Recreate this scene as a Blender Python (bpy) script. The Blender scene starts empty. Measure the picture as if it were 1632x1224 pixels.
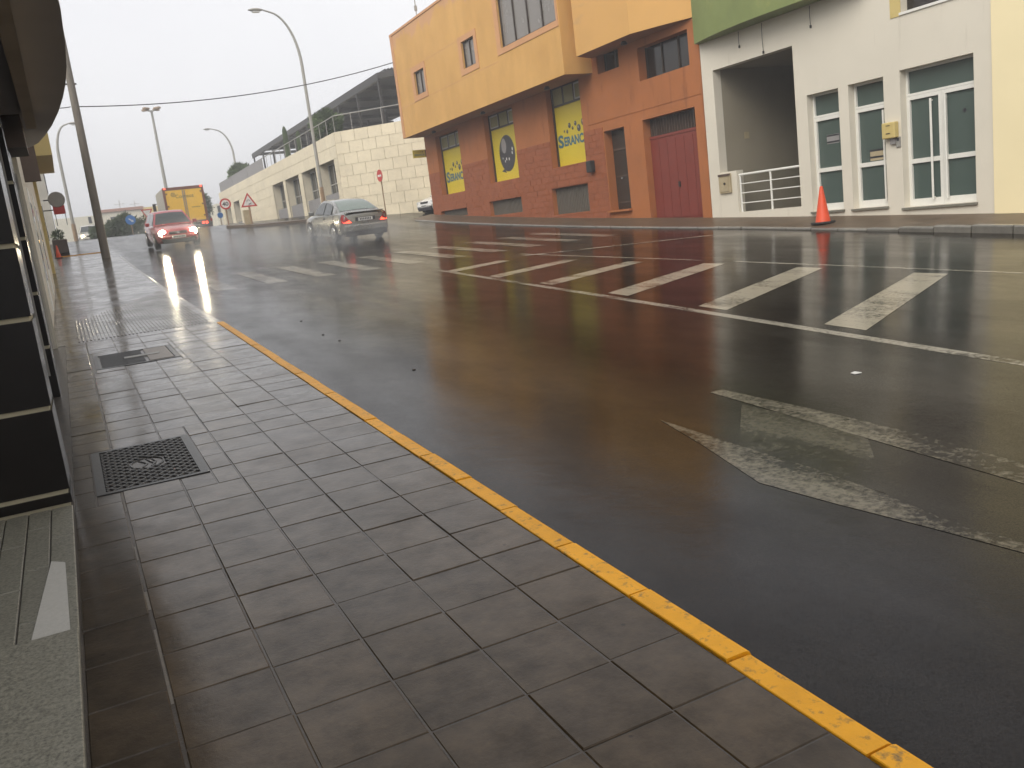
import bpy, bmesh, math, random
from mathutils import Vector, Matrix
random.seed(7)
sc = bpy.context.scene
col = sc.collection
PI = math.pi

# ------------------------------------------------------------------ camera
F, CX, CY, EYE = 1400.0, 816.0, 612.0, 1.65
ROLL, PITCH, AZ = math.radians(7.05), math.atan(262/1400), math.radians(25.5565)
cr, sr, cp, sp, ca, sa = math.cos(ROLL), math.sin(ROLL), math.cos(PITCH), math.sin(PITCH), math.cos(AZ), math.sin(AZ)
lev_r = Vector((ca, -sa, 0)); lev_f = Vector((sa, ca, 0)); up = Vector((0, 0, 1))
fwd = lev_f*cp - up*sp
upc = up*cp + lev_f*sp
c_right = lev_r*cr - upc*sr
c_up = lev_r*sr + upc*cr
cam = bpy.data.objects.new('camera', bpy.data.cameras.new('camera')); col.objects.link(cam)
cam.data.sensor_width = 36; cam.data.lens = 36*F/1632
cam.data.clip_start = .05; cam.data.clip_end = 2000
cam.matrix_world = Matrix(((c_right.x, c_up.x, -fwd.x, 0), (c_right.y, c_up.y, -fwd.y, 0), (c_right.z, c_up.z, -fwd.z, EYE), (0, 0, 0, 1)))
sc.camera = cam

# ------------------------------------------------------------------ sky, sun, exposure
SUN_EL, SUN_AZ = math.radians(42), math.radians(-122)     # azimuth from +Y towards +X; sun behind the clouds over the left-hand houses
w = bpy.data.worlds.new('World'); sc.world = w; w.use_nodes = True
nt = w.node_tree; nt.nodes.clear()
sky = nt.nodes.new('ShaderNodeTexSky'); sky.sky_type = 'NISHITA'; sky.sun_disc = False
sky.sun_elevation = SUN_EL; sky.sun_rotation = SUN_AZ
sky.air_density = 1.0; sky.dust_density = 6.0; sky.ozone_density = 1.0
hs = nt.nodes.new('ShaderNodeHueSaturation'); hs.inputs['Saturation'].default_value = .12; hs.inputs['Value'].default_value = 1
mx = nt.nodes.new('ShaderNodeMixRGB'); mx.inputs[0].default_value = .7
tcw = nt.nodes.new('ShaderNodeTexCoord'); cln = nt.nodes.new('ShaderNodeTexNoise'); cln.inputs['Scale'].default_value = 2.6; cln.inputs['Detail'].default_value = 5
clr = nt.nodes.new('ShaderNodeValToRGB'); clr.color_ramp.elements[0].position = .3; clr.color_ramp.elements[0].color = (.90, .905, .93, 1); clr.color_ramp.elements[1].position = .7; clr.color_ramp.elements[1].color = (1, 1, 1, 1)
clm = nt.nodes.new('ShaderNodeMixRGB'); clm.blend_type = 'MULTIPLY'; clm.inputs[0].default_value = 1; clm.inputs[2].default_value = (8.6, 8.55, 8.65, 1)   # the cloud layer, faintly uneven
nt.links.new(tcw.outputs['Generated'], cln.inputs['Vector']); nt.links.new(cln.outputs[0], clr.inputs[0]); nt.links.new(clr.outputs[0], clm.inputs[1]); nt.links.new(clm.outputs[0], mx.inputs[2])
bg = nt.nodes.new('ShaderNodeBackground'); bg.inputs['Strength'].default_value = .115
wo = nt.nodes.new('ShaderNodeOutputWorld')
nt.links.new(sky.outputs[0], hs.inputs['Color']); nt.links.new(hs.outputs[0], mx.inputs[1])
nt.links.new(mx.outputs[0], bg.inputs[0]); nt.links.new(bg.outputs[0], wo.inputs[0])
sl = bpy.data.lights.new('sun', 'SUN'); sl.energy = 1.45; sl.angle = math.radians(45); sl.color = (1, .93, .80)
so = bpy.data.objects.new('sun', sl); col.objects.link(so)
sd = Vector((math.sin(SUN_AZ)*math.cos(SUN_EL), math.cos(SUN_AZ)*math.cos(SUN_EL), math.sin(SUN_EL)))
so.rotation_euler = sd.to_track_quat('Z', 'Y').to_euler(); so.location = (-20, 0, 40)
sc.view_settings.view_transform = 'Standard'; sc.view_settings.look = 'None'
sc.view_settings.exposure = 0.44; sc.view_settings.gamma = 1; sc.view_settings.use_curve_mapping = False
sc.render.engine = 'CYCLES'

# ------------------------------------------------------------------ the lie of the land
G = .0451
def prof(y):
    z = G*y
    if y > 15: z += .00066*(min(y, 50)-15)**2
    if y > 50:
        t = min(y, 54.94)-50
        z = G*50 + .00066*35**2 + .0913*t - .0077*t*t
        if y > 54.94: z += .0153*(y-54.94)
    return z
def slope(y): return (prof(y+.1)-prof(y-.1))/.2
def ray(px, py):
    a = (px-CX)*cr - (py-CY)*sr; b = (px-CX)*sr + (py-CY)*cr
    return lev_r*a + lev_f*(F*cp-b*sp) + up*(-(b*cp+F*sp))
def atY(px, py, Y): r = ray(px, py); return Vector((0, 0, EYE)) + r*(Y/r.y)
def atX(px, py, X): r = ray(px, py); return Vector((0, 0, EYE)) + r*(X/r.x)
def onroad(px, py, c=0):
    r = ray(px, py); k = .0004
    while k < .3:
        P = Vector((0, 0, EYE)) + r*k
        if P.z < prof(P.y)+c: return P
        k += .00002
    return P

# ------------------------------------------------------------------ materials
M = {}
def nodes(name):
    m = bpy.data.materials.new(name); m.use_nodes = True; M[name] = m
    t = m.node_tree; b = t.nodes['Principled BSDF']
    return m, t, b
def N(t, kind, **kw):
    n = t.nodes.new(kind)
    for k, v in kw.items():
        if k in n.inputs: n.inputs[k].default_value = v
        else: setattr(n, k, v)
    return n
def noise(t, scale, detail=6, rough=.6, coords='pos', stretch=None):
    g = N(t, 'ShaderNodeNewGeometry') if coords == 'pos' else N(t, 'ShaderNodeTexCoord')
    src = g.outputs['Position'] if coords == 'pos' else g.outputs['Object']
    if stretch:
        mp = N(t, 'ShaderNodeMapping'); mp.inputs['Scale'].default_value = stretch
        t.links.new(src, mp.inputs['Vector']); src = mp.outputs[0]
    n = N(t, 'ShaderNodeTexNoise', Scale=scale, Detail=detail, Roughness=rough)
    t.links.new(src, n.inputs['Vector']); return n
def ramp(t, src, stops):
    r = N(t, 'ShaderNodeValToRGB'); e = r.color_ramp.elements
    while len(e) < len(stops): e.new(.5)
    for i, (p, c) in enumerate(stops):
        e[i].position = p; e[i].color = c if len(c) == 4 else (*c, 1)
    t.links.new(src, r.inputs[0]); return r
def mul(c, k): return tuple(x*k for x in c)
def bump(t, src, strength, dist, prev=None):
    b = N(t, 'ShaderNodeBump', Strength=strength, Distance=dist)
    t.links.new(src, b.inputs['Height'])
    if prev: t.links.new(prev.outputs[0], b.inputs['Normal'])
    return b
def plain(name, c, rough=.6, var=.25, scale=3., bmp=.15, bscale=60., coat=0, coatr=.1, metal=0, coords='pos', spec=.5, rand=0, stretch=None, dirt=None):
    m, t, b = nodes(name)
    n = noise(t, scale, 8, .62, coords, stretch)
    r = ramp(t, n.outputs[0], [(.25, mul(c, 1-var)), (.55, c), (.8, mul(c, 1+var*.5))])
    out = r.outputs[0]
    if dirt:
        d = noise(t, dirt[1], 9, .68, coords, dirt[3] if len(dirt) > 3 else None)
        dr = ramp(t, d.outputs[0], [(dirt[2], (0, 0, 0)), (dirt[2]+.16, (1, 1, 1))])
        mxn = N(t, 'ShaderNodeMixRGB'); mxn.inputs[2].default_value = (*dirt[0], 1)
        t.links.new(dr.outputs[0], mxn.inputs[0]); t.links.new(out, mxn.inputs[1]); out = mxn.outputs[0]
    if rand:
        oi = N(t, 'ShaderNodeObjectInfo'); mr = N(t, 'ShaderNodeMapRange')
        mr.inputs['To Min'].default_value = 1-rand; mr.inputs['To Max'].default_value = 1+rand
        t.links.new(oi.outputs['Random'], mr.inputs['Value'])
        h = N(t, 'ShaderNodeHueSaturation'); t.links.new(mr.outputs[0], h.inputs['Value']); t.links.new(out, h.inputs['Color']); out = h.outputs[0]
    t.links.new(out, b.inputs['Base Color'])
    b.inputs['Roughness'].default_value = rough; b.inputs['Metallic'].default_value = metal
    b.inputs['Specular IOR Level'].default_value = spec
    if coat:
        b.inputs['Coat Weight'].default_value = coat; b.inputs['Coat Roughness'].default_value = coatr; b.inputs['Coat IOR'].default_value = 1.36
    if bmp:
        n2 = noise(t, bscale, 5, .6, coords); bp = bump(t, n2.outputs[0], bmp, .01)
        t.links.new(bp.outputs[0], b.inputs['Normal'])
    return m
def emit(name, c, s):
    m, t, b = nodes(name); b.inputs['Base Color'].default_value = (*c, 1)
    b.inputs['Emission Color'].default_value = (*c, 1); b.inputs['Emission Strength'].default_value = s; return m
def gloss(name, c, rough=.08, metal=0, spec=.5, coat=0):
    m, t, b = nodes(name); b.inputs['Base Color'].default_value = (*c, 1); b.inputs['Roughness'].default_value = rough
    b.inputs['Metallic'].default_value = metal; b.inputs['Specular IOR Level'].default_value = spec; b.inputs['Coat Weight'].default_value = coat
    if coat: b.inputs['Coat Roughness'].default_value = .06
    n = noise(t, 2.2, 3, .5); r = ramp(t, n.outputs[0], [(.3, (rough*.8,)*3), (.75, (rough*1.5+.02,)*3)]); t.links.new(r.outputs[0], b.inputs['Roughness'])
    return m

def wet_asphalt(name, paint=None, wear=.5, old=False):
    m, t, b = nodes(name)
    big = noise(t, .35, 5, .6); fine = noise(t, 150, 3, .7); mid = noise(t, 9, 6, .65)
    track = noise(t, .9, 4, .55, 'pos', (1.6, .07, 1))
    r1 = ramp(t, mid.outputs[0], [(.3, (.0045, .0029, .0016)), (.7, (.0105, .0072, .0043))])
    r2 = ramp(t, fine.outputs[0], [(.35, (.3, .3, .3)), (.72, (2.2, 2.1, 2.0))])
    mm = N(t, 'ShaderNodeMixRGB', blend_type='MULTIPLY'); mm.inputs[0].default_value = 1
    t.links.new(r1.outputs[0], mm.inputs[1]); t.links.new(r2.outputs[0], mm.inputs[2]); out = mm.outputs[0]
    if paint:
        pn = noise(t, 26, 10, .72); pn2 = noise(t, 2.3, 4, .6, 'pos', (1, .35, 1))
        ad = N(t, 'ShaderNodeMath', operation='ADD'); t.links.new(pn.outputs[0], ad.inputs[0]); t.links.new(pn2.outputs[0], ad.inputs[1])
        pr = ramp(t, ad.outputs[0], [(.0, (0, 0, 0)), (.0, (0, 0, 0))])
        e = pr.color_ramp.elements
        mr = N(t, 'ShaderNodeMapRange'); mr.inputs['From Min'].default_value = 2*wear-.12; mr.inputs['From Max'].default_value = 2*wear+.16
        t.links.new(ad.outputs[0], mr.inputs['Value'])
        mp = N(t, 'ShaderNodeMixRGB'); mp.inputs[2].default_value = (*paint, 1)
        t.links.new(mr.outputs[0], mp.inputs[0]); t.links.new(out, mp.inputs[1]); out = mp.outputs[0]
    t.links.new(out, b.inputs['Base Color'])
    b.inputs['Roughness'].default_value = .6; b.inputs['Specular IOR Level'].default_value = .0
    wfine = noise(t, 130, 3, .75); wmid = noise(t, 1.7, 6, .65, 'pos', (1, .45, 1))
    wf = ramp(t, wfine.outputs[0], [(.36, (.62,)*3), (.58, (1,)*3)]); wm = ramp(t, wmid.outputs[0], [(.35, (.78,)*3), (.62, (1,)*3)])
    wmul = N(t, 'ShaderNodeMixRGB', blend_type='MULTIPLY'); wmul.inputs[0].default_value = 1
    t.links.new(wf.outputs[0], wmul.inputs[1]); t.links.new(wm.outputs[0], wmul.inputs[2]); t.links.new(wmul.outputs[0], b.inputs['Coat Weight'])
    b.inputs['Coat IOR'].default_value = 1.33
    cro = ramp(t, track.outputs[0], [(.3, (.10,)*3), (.7, (.21,)*3)])
    t.links.new(cro.outputs[0], b.inputs['Coat Roughness'])
    grain = noise(t, 95, 4, .7); wave = noise(t, 5.0, 4, .6)
    b1 = bump(t, grain.outputs[0], .35, .006); t.links.new(b1.outputs[0], b.inputs['Normal'])
    b2 = bump(t, wave.outputs[0], .07, .02); b3 = bump(t, grain.outputs[0], .11, .003, b2); t.links.new(b3.outputs[0], b.inputs['Coat Normal'])
    return m
wet_asphalt('asphalt')
wet_asphalt('line_paint', (.30, .275, .22), .47)
wet_asphalt('zebra_paint', (.32, .285, .215), .42)
wet_asphalt('crossing_paint', (.21, .19, .15), .44)
wet_asphalt('arrow_paint', (.17, .15, .11), .50)
wet_asphalt('old_paint', (.085, .075, .052), .52)
wet_asphalt('tar', None)

def tile_mat(name, c, rand=.13, joints=None):
    m, t, b = nodes(name)
    n = noise(t, 7, 9, .7); n2 = noise(t, 60, 4, .65); n3 = noise(t, 1.1, 4, .6)
    r = ramp(t, n.outputs[0], [(.25, mul(c, .45)), (.5, c), (.78, mul(c, 1.6))])
    oi = N(t, 'ShaderNodeObjectInfo'); mr = N(t, 'ShaderNodeMapRange')
    mr.inputs['To Min'].default_value = 1-rand; mr.inputs['To Max'].default_value = 1+rand; t.links.new(oi.outputs['Random'], mr.inputs['Value'])
    h = N(t, 'ShaderNodeHueSaturation'); t.links.new(mr.outputs[0], h.inputs['Value']); t.links.new(r.outputs[0], h.inputs['Color']); out = h.outputs[0]
    sp_ = N(t, 'ShaderNodeTexVoronoi', Scale=5.5); g = N(t, 'ShaderNodeNewGeometry'); t.links.new(g.outputs['Position'], sp_.inputs['Vector'])
    sr_ = ramp(t, sp_.outputs['Distance'], [(.035, (.35,)*3), (.06, (1,)*3)])
    mm = N(t, 'ShaderNodeMixRGB', blend_type='MULTIPLY'); mm.inputs[0].default_value = .8
    t.links.new(out, mm.inputs[1]); t.links.new(sr_.outputs[0], mm.inputs[2]); out = mm.outputs[0]
    hgt = n2.outputs[0]
    if joints:
        br = N(t, 'ShaderNodeTexBrick'); br.offset = 0; br.inputs['Scale'].default_value = 1; br.inputs['Brick Width'].default_value = .32; br.inputs['Row Height'].default_value = .33
        br.inputs['Mortar Size'].default_value = .008; br.inputs['Color1'].default_value = (1, 1, 1, 1); br.inputs['Color2'].default_value = (.8, .8, .8, 1); br.inputs['Mortar'].default_value = (.35, .33, .3, 1)
        t.links.new(g.outputs['Position'], br.inputs['Vector'])
        m2 = N(t, 'ShaderNodeMixRGB', blend_type='MULTIPLY'); m2.inputs[0].default_value = 1
        t.links.new(out, m2.inputs[1]); t.links.new(br.outputs[0], m2.inputs[2]); out = m2.outputs[0]
    t.links.new(out, b.inputs['Base Color'])
    b.inputs['Roughness'].default_value = .4; b.inputs['Specular IOR Level'].default_value = .05; b.inputs['Coat IOR'].default_value = 1.33
    cwt = ramp(t, n.outputs[0], [(.33, (.75,)*3), (.56, (1,)*3)]); nst = noise(t, 2.1, 7, .68); cst = ramp(t, nst.outputs[0], [(.36, (.8,)*3), (.56, (1,)*3)])
    cmx = N(t, 'ShaderNodeMixRGB', blend_type='MULTIPLY'); cmx.inputs[0].default_value = 1; t.links.new(cwt.outputs[0], cmx.inputs[1]); t.links.new(cst.outputs[0], cmx.inputs[2]); t.links.new(cmx.outputs[0], b.inputs['Coat Weight'])
    cw = ramp(t, n3.outputs[0], [(.35, (.10,)*3), (.65, (.22,)*3)]); t.links.new(cw.outputs[0], b.inputs['Coat Roughness'])
    b1 = bump(t, n.outputs[0], .3, .012); b2 = bump(t, n2.outputs[0], .25, .004, b1)
    t.links.new(b2.outputs[0], b.inputs['Normal'])
    b3 = bump(t, n.outputs[0], .05, .012); b4 = bump(t, n2.outputs[0], .04, .003, b3); t.links.new(b4.outputs[0], b.inputs['Coat Normal'])
    return m
tile_mat('slate', (.052, .034, .0165), .18)
tile_mat('slate_far', (.050, .035, .020), 0, True)
tile_mat('slate_brown', (.042, .031, .020))
plain('grout', (.040, .027, .015), .7, .5, 14, .4, 90, coat=.8, coatr=.25)
plain('grout_pale', (.12, .10, .075), .7, .4, 14, .4, 90, coat=.5, coatr=.35)
plain('kerb_yellow', (.80, .37, .010), .6, .15, 9, .25, 70, coat=.25, coatr=.3, spec=.25, rand=.06, dirt=((.20, .13, .05), 23, .545))
plain('kerb_grey', (.15, .14, .12), .55, .3, 8, .3, 70, coat=.8, coatr=.2, rand=.12)
plain('granite', (.20, .192, .155), .5, .75, 75, .15, 150, coat=.3, coatr=.3, rand=.08)
plain('granite_lit', (.42, .41, .38), .5, .12, 60, .1, 150, rand=.03)  # paler granite colour, painted as the patch of light on the entrance floor
plain('pave_right', (.105, .072, .045), .6, .4, 2.2, .3, 40, coat=.4, coatr=.35, spec=.2)
plain('orange', (.36, .125, .038), .8, .16, .9, .18, 45, dirt=((.24, .078, .024), 2.0, .56, (1, 1.6, .28)))
plain('orange_red', (.285, .085, .032), .8, .2, 2.5, .3, 45, dirt=((.26, .085, .04), 1.5, .60))
plain('tan', (.61, .345, .11), .8, .08, .7, .12, 45, dirt=((.48, .29, .13), .8, .62, (1, .5, 2.2)))
m_, t_, b_ = nodes('tan_peel')
g_ = N(t_, 'ShaderNodeNewGeometry'); sx_ = N(t_, 'ShaderNodeSeparateXYZ'); t_.links.new(g_.outputs['Position'], sx_.inputs[0])
n1_ = noise(t_, 1.6, 7, .6, 'pos', (1, 1, .35)); n2_ = noise(t_, .8, 8, .6)
a1_ = N(t_, 'ShaderNodeMath', operation='MULTIPLY_ADD'); a1_.inputs[1].default_value = 2.2; t_.links.new(n1_.outputs[0], a1_.inputs[0]); t_.links.new(sx_.outputs['Z'], a1_.inputs[2])
mr_ = N(t_, 'ShaderNodeMapRange'); mr_.inputs['From Min'].default_value = 10.72; mr_.inputs['From Max'].default_value = 10.80; t_.links.new(a1_.outputs[0], mr_.inputs['Value'])
rr_ = ramp(t_, n2_.outputs[0], [(.3, (.56, .315, .095)), (.7, (.64, .375, .12))])
mm_ = N(t_, 'ShaderNodeMixRGB'); mm_.inputs[2].default_value = (.56, .31, .15, 1); t_.links.new(mr_.outputs[0], mm_.inputs[0]); t_.links.new(rr_.outputs[0], mm_.inputs[1]); st_ = noise(t_, .9, 8, .6, 'pos', (1, 1.2, .4)); sr2_ = ramp(t_, st_.outputs[0], [(.36, (.90, .885, .86)), (.60, (1, 1, 1))])
ms_ = N(t_, 'ShaderNodeMixRGB', blend_type='MULTIPLY'); ms_.inputs[0].default_value = 1; t_.links.new(mm_.outputs[0], ms_.inputs[1]); t_.links.new(sr2_.outputs[0], ms_.inputs[2])
t_.links.new(ms_.outputs[0], b_.inputs['Base Color']); b_.inputs['Roughness'].default_value = .8
nb_ = noise(t_, 45, 5, .6); bb_ = bump(t_, nb_.outputs[0], .12, .01); t_.links.new(bb_.outputs[0], b_.inputs['Normal'])
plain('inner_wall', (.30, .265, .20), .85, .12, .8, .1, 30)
plain('tan_trim', (.55, .29, .14), .8, .1, 1.5, .12, 45)
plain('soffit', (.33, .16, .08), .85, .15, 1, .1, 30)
plain('white_wall', (.66, .615, .52), .8, .06, .8, .14, 50, dirt=((.50, .455, .37), 1.8, .60, (1, 2.2, .22)))
plain('cream_wall', (.84, .73, .46), .8, .05, .8, .12, 50, dirt=((.66, .58, .38), 1.2, .68))
plain('cream_old', (.52, .46, .32), .8, .2, 1.2, .2, 30)
plain('white_dim', (.46, .44, .39), .8, .15, 1.2, .15, 40)
plain('green_paint', (.185, .225, .075), .75, .22, .9, .15, 40, dirt=((.30, .30, .10), .55, .50))
plain('white_metal', (.74, .73, .68), .4, .06, 4, .03, 40)
plain('stone', (.74, .66, .49), .65, .10, 3, .12, 60, rand=.05)
plain('stone_joint', (.56, .50, .37), .8, .1, 3, .1, 40)
plain('stone_shade', (.66, .60, .47), .7, .1, 2, .1, 40)
plain('panel_grey', (.26, .25, .25), .6, .1, 2, .05, 40)
plain('steel_dark', (.030, .027, .026), .5, .2, 3, .05, 40)
plain('steel_grey', (.30, .29, .27), .45, .2, 3, .05, 40)
plain('pole_wood', (.17, .15, .125), .75, .35, 6, .4, 50, stretch=(6, 6, .5))
plain('galv', (.33, .32, .29), .5, .2, 4, .05, 40)
plain('galv_rust', (.30, .20, .12), .6, .3, 6, .1, 40)
plain('red_door', (.19, .034, .022), .55, .15, 3, .06, 30)
plain('brown_dark', (.035, .022, .014), .5, .3, 5, .08, 30)
plain('brown_mid', (.09, .06, .045), .6, .25, 3, .1, 30)
plain('vent', (.115, .10, .08), .6, .35, 8, .2, 40, stretch=(1, 14, .6))
plain('poster', (.60, .47, .022), .5, .06, 1.4, .0)
plain('poster_grey', (.20, .18, .055), .45, .2, 1.2, .0)
plain('sign_yellow', (.52, .42, .05), .5, .1, 2, .0)
plain('ink_blue', (.035, .13, .19), .5, .1, 3, 0)
plain('ink_dark', (.035, .035, .04), .4, .2, 5, 0)
plain('ink_truck', (.20, .15, .06), .5, .2, 5, 0)
plain('sign_red', (.50, .035, .03), .4, .08, 3, 0)
plain('sign_white', (.72, .71, .68), .4, .06, 3, 0)
plain('sign_blue', (.03, .15, .42), .4, .06, 3, 0)
plain('cone_orange', (.72, .075, .018), .5, .12, 6, .05, 40, coat=.4, coatr=.25)
plain('rubber', (.022, .021, .020), .6, .2, 10, .1, 60)
plain('mail_yellow', (.56, .44, .17), .5, .08, 4, .02)
plain('beige_box', (.40, .33, .21), .6, .15, 5, .05)
plain('iron', (.030, .029, .029), .55, .3, 12, .3, 90, coat=.55, coatr=.25, spec=.3)
plain('iron_rust', (.13, .085, .045), .6, .3, 12, .25, 90, coat=.6, coatr=.3)
plain('black_tile', (.010, .008, .0065), .2, .3, 6, .0, spec=.16)
plain('tile_joint', (.42, .38, .27), .7, .15, 9, .1)
plain('canopy', (.56, .55, .57), .8, .12, .8, .1, 30)
plain('beam', (.60, .52, .40), .8, .2, 1.5, .1, 30)
plain('truck_yellow', (.86, .52, .065), .4, .06, 2, .0, coat=.3, coatr=.2, coords='obj')
plain('truck_beige', (.46, .42, .33), .5, .08, 2, .0, coords='obj')
plain('truck_frame', (.20, .085, .06), .5, .12, 4, .0, coords='obj')
plain('far_white', (.72, .68, .56), .85, .08, .4, .05)
plain('far_yellow', (.66, .52, .24), .85, .06, .4, .05)
plain('far_trim', (.40, .22, .17), .8, .1, 1, .05)
plain('leaf', (.075, .115, .032), .6, .45, 3, 0, spec=.3)
plain('leaf_dark', (.045, .068, .022), .6, .45, 3, 0, spec=.3)
plain('bark', (.08, .06, .042), .8, .3, 8, .3)
plain('soil', (.06, .042, .03), .85, .3, 5, .3)
plain('wire', (.02, .02, .022), .5, .1, 3, 0)
gloss('glass_dark', (.012, .014, .016), .05, spec=.6)
gloss('glass_teal', (.070, .098, .088), .10, spec=.5)
gloss('glass_brown', (.018, .013, .010), .12)
gloss('glass_curtain', (.19, .175, .16), .2)
gloss('chrome', (.7, .7, .68), .15, 1)
gloss('paint_silver', (.27, .27, .25), .28, .7, .5, 1)
gloss('paint_red', (.36, .022, .028), .3, .1, .5, 1)
gloss('paint_black', (.02, .021, .025), .25, 0, .5, 1)
gloss('paint_white', (.70, .70, .68), .25, 0, .5, 1)
gloss('paint_cream', (.52, .49, .42), .28, .3, .5, 1)
gloss('glass_car', (.030, .036, .036), .05, 0, .7)
gloss('glass_rear', (.16, .20, .18), .06, 0, .7)
gloss('lamp_lens', (.55, .56, .55), .1, 0, .6)
gloss('lens_red', (.30, .012, .012), .12, 0, .6)
emit('head_on', (1, .88, .62), 320)
emit('head_amber', (1, .62, .22), 26)
emit('tail_on', (1, .07, .03), 3.2)
emit('marker_on', (1, .12, .06), 1.6)

# ------------------------------------------------------------------ mesh helpers
class MB:
    def __init__(s): s.v = []; s.f = []
    def add(s, vs, fs):
        o = len(s.v); s.v += [tuple(v) for v in vs]; s.f += [tuple(o+i for i in f) for f in fs]; return s
    def box(s, x0, x1, y0, y1, z0, z1):
        return s.add([(x0, y0, z0), (x1, y0, z0), (x1, y1, z0), (x0, y1, z0), (x0, y0, z1), (x1, y0, z1), (x1, y1, z1), (x0, y1, z1)],
                     [(0, 3, 2, 1), (4, 5, 6, 7), (0, 1, 5, 4), (1, 2, 6, 5), (2, 3, 7, 6), (3, 0, 4, 7)])
    def poly(s, pts): return s.add(pts, [tuple(range(len(pts)))])
    def prism(s, pts, d):
        n = len(pts); d = Vector(d); p = [Vector(q) for q in pts]
        return s.add(p+[q+d for q in p], [tuple(range(n-1, -1, -1)), tuple(range(n, 2*n))]+[(i, (i+1) % n, n+(i+1) % n, n+i) for i in range(n)])
    def tube(s, path, r, n=10, cap=True):
        path = [Vector(p) for p in path]; rs = r if isinstance(r, (list, tuple)) else [r]*len(path)
        vs, fs = [], []; ref = None
        for i, p in enumerate(path):
            d = (path[min(i+1, len(path)-1)]-path[max(i-1, 0)]).normalized()
            if ref is None: ref = Vector((1, 0, 0)) if abs(d.x) < .9 else Vector((0, 1, 0))
            a = d.cross(ref).normalized(); b = d.cross(a).normalized(); ref = b.cross(d) if False else ref
            for k in range(n):
                t = 2*PI*k/n; vs.append(p+(a*math.cos(t)+b*math.sin(t))*rs[i])
        for i in range(len(path)-1):
            for k in range(n): fs.append((i*n+k, i*n+(k+1) % n, (i+1)*n+(k+1) % n, (i+1)*n+k))
        if cap: fs += [tuple(range(n-1, -1, -1)), tuple(range((len(path)-1)*n, len(path)*n))]
        return s.add(vs, fs)
    def lathe(s, prof_, n=20, o=(0, 0, 0), axis='z'):
        vs, fs = [], []; o = Vector(o)
        for (r, h) in prof_:
            for k in range(n):
                t = 2*PI*k/n; a, b = r*math.cos(t), r*math.sin(t)
                vs.append(o+Vector({'z': (a, b, h), 'x': (h, a, b), 'y': (b, h, a)}[axis]))
        for i in range(len(prof_)-1):
            for k in range(n): fs.append((i*n+k, i*n+(k+1) % n, (i+1)*n+(k+1) % n, (i+1)*n+k))
        fs += [tuple(range(n-1, -1, -1)), tuple(range((len(prof_)-1)*n, len(prof_)*n))]
        return s.add(vs, fs)
    def grid(s, fn, nu, nv):
        vs = [fn(i/nu, j/nv) for i in range(nu+1) for j in range(nv+1)]
        return s.add(vs, [(i*(nv+1)+j, (i+1)*(nv+1)+j, (i+1)*(nv+1)+j+1, i*(nv+1)+j+1) for i in range(nu) for j in range(nv)])
    def mesh(s, name, m, smooth=False):
        me = bpy.data.meshes.new(name); me.from_pydata(s.v, [], s.f); me.materials.append(M[m])
        bm = bmesh.new(); bm.from_mesh(me); bmesh.ops.recalc_face_normals(bm, faces=bm.faces); bm.to_mesh(me); bm.free()
        if smooth:
            me.polygons.foreach_set('use_smooth', [True]*len(me.polygons)); me.set_sharp_from_angle(angle=math.radians(38))
        return me
    def build(s, name, m, parent=None, smooth=False, bevel=0, loc=None):
        o = bpy.data.objects.new(name, s.mesh(name, m, smooth)); col.objects.link(o)
        if parent: o.parent = parent
        if loc: o.location = loc
        if bevel:
            b = o.modifiers.new('bevel', 'BEVEL'); b.width = bevel; b.segments = 2; b.limit_method = 'ANGLE'
        return o
def put(name, me, parent=None, loc=(0, 0, 0), rot=(0, 0, 0), scale=None):
    o = bpy.data.objects.new(name, me); col.objects.link(o); o.location = loc; o.rotation_euler = rot
    if scale: o.scale = scale
    if parent: o.parent = parent
    return o
def tag(o, label=None, cat=None, group=None, kind=None):
    if label: o['label'] = label
    if cat: o['category'] = cat
    if group: o['group'] = group
    if kind: o['kind'] = kind
    return o
def thing(name, label, cat, loc=(0, 0, 0), rot=(0, 0, 0), group=None):
    o = bpy.data.objects.new(name, None); col.objects.link(o); o.location = loc; o.rotation_euler = rot; o.empty_display_size = .2
    return tag(o, label, cat, group)
def text_geo(body, size, bold=0):
    c = bpy.data.curves.new('t', 'FONT'); c.body = body; c.size = size; c.offset = bold; c.resolution_u = 4
    o = bpy.data.objects.new('t', c); col.objects.link(o)
    dg = bpy.context.evaluated_depsgraph_get(); me = bpy.data.meshes.new_from_object(o.evaluated_get(dg))
    vs = [v.co.copy() for v in me.vertices]; fs = [tuple(p.vertices) for p in me.polygons]
    bpy.data.objects.remove(o); bpy.data.curves.remove(c); bpy.data.meshes.remove(me)
    return vs, fs
def lettering(mb, body, size, o, right, upv, bold=0, width=None):
    vs, fs = text_geo(body, size, bold)
    x0 = min(v.x for v in vs); x1 = max(v.x for v in vs); k = width/(x1-x0) if width else 1
    o, right, upv = Vector(o), Vector(right), Vector(upv)
    mb.add([o+right*((v.x-x0)*k)+upv*v.y for v in vs], fs); return mb

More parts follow.
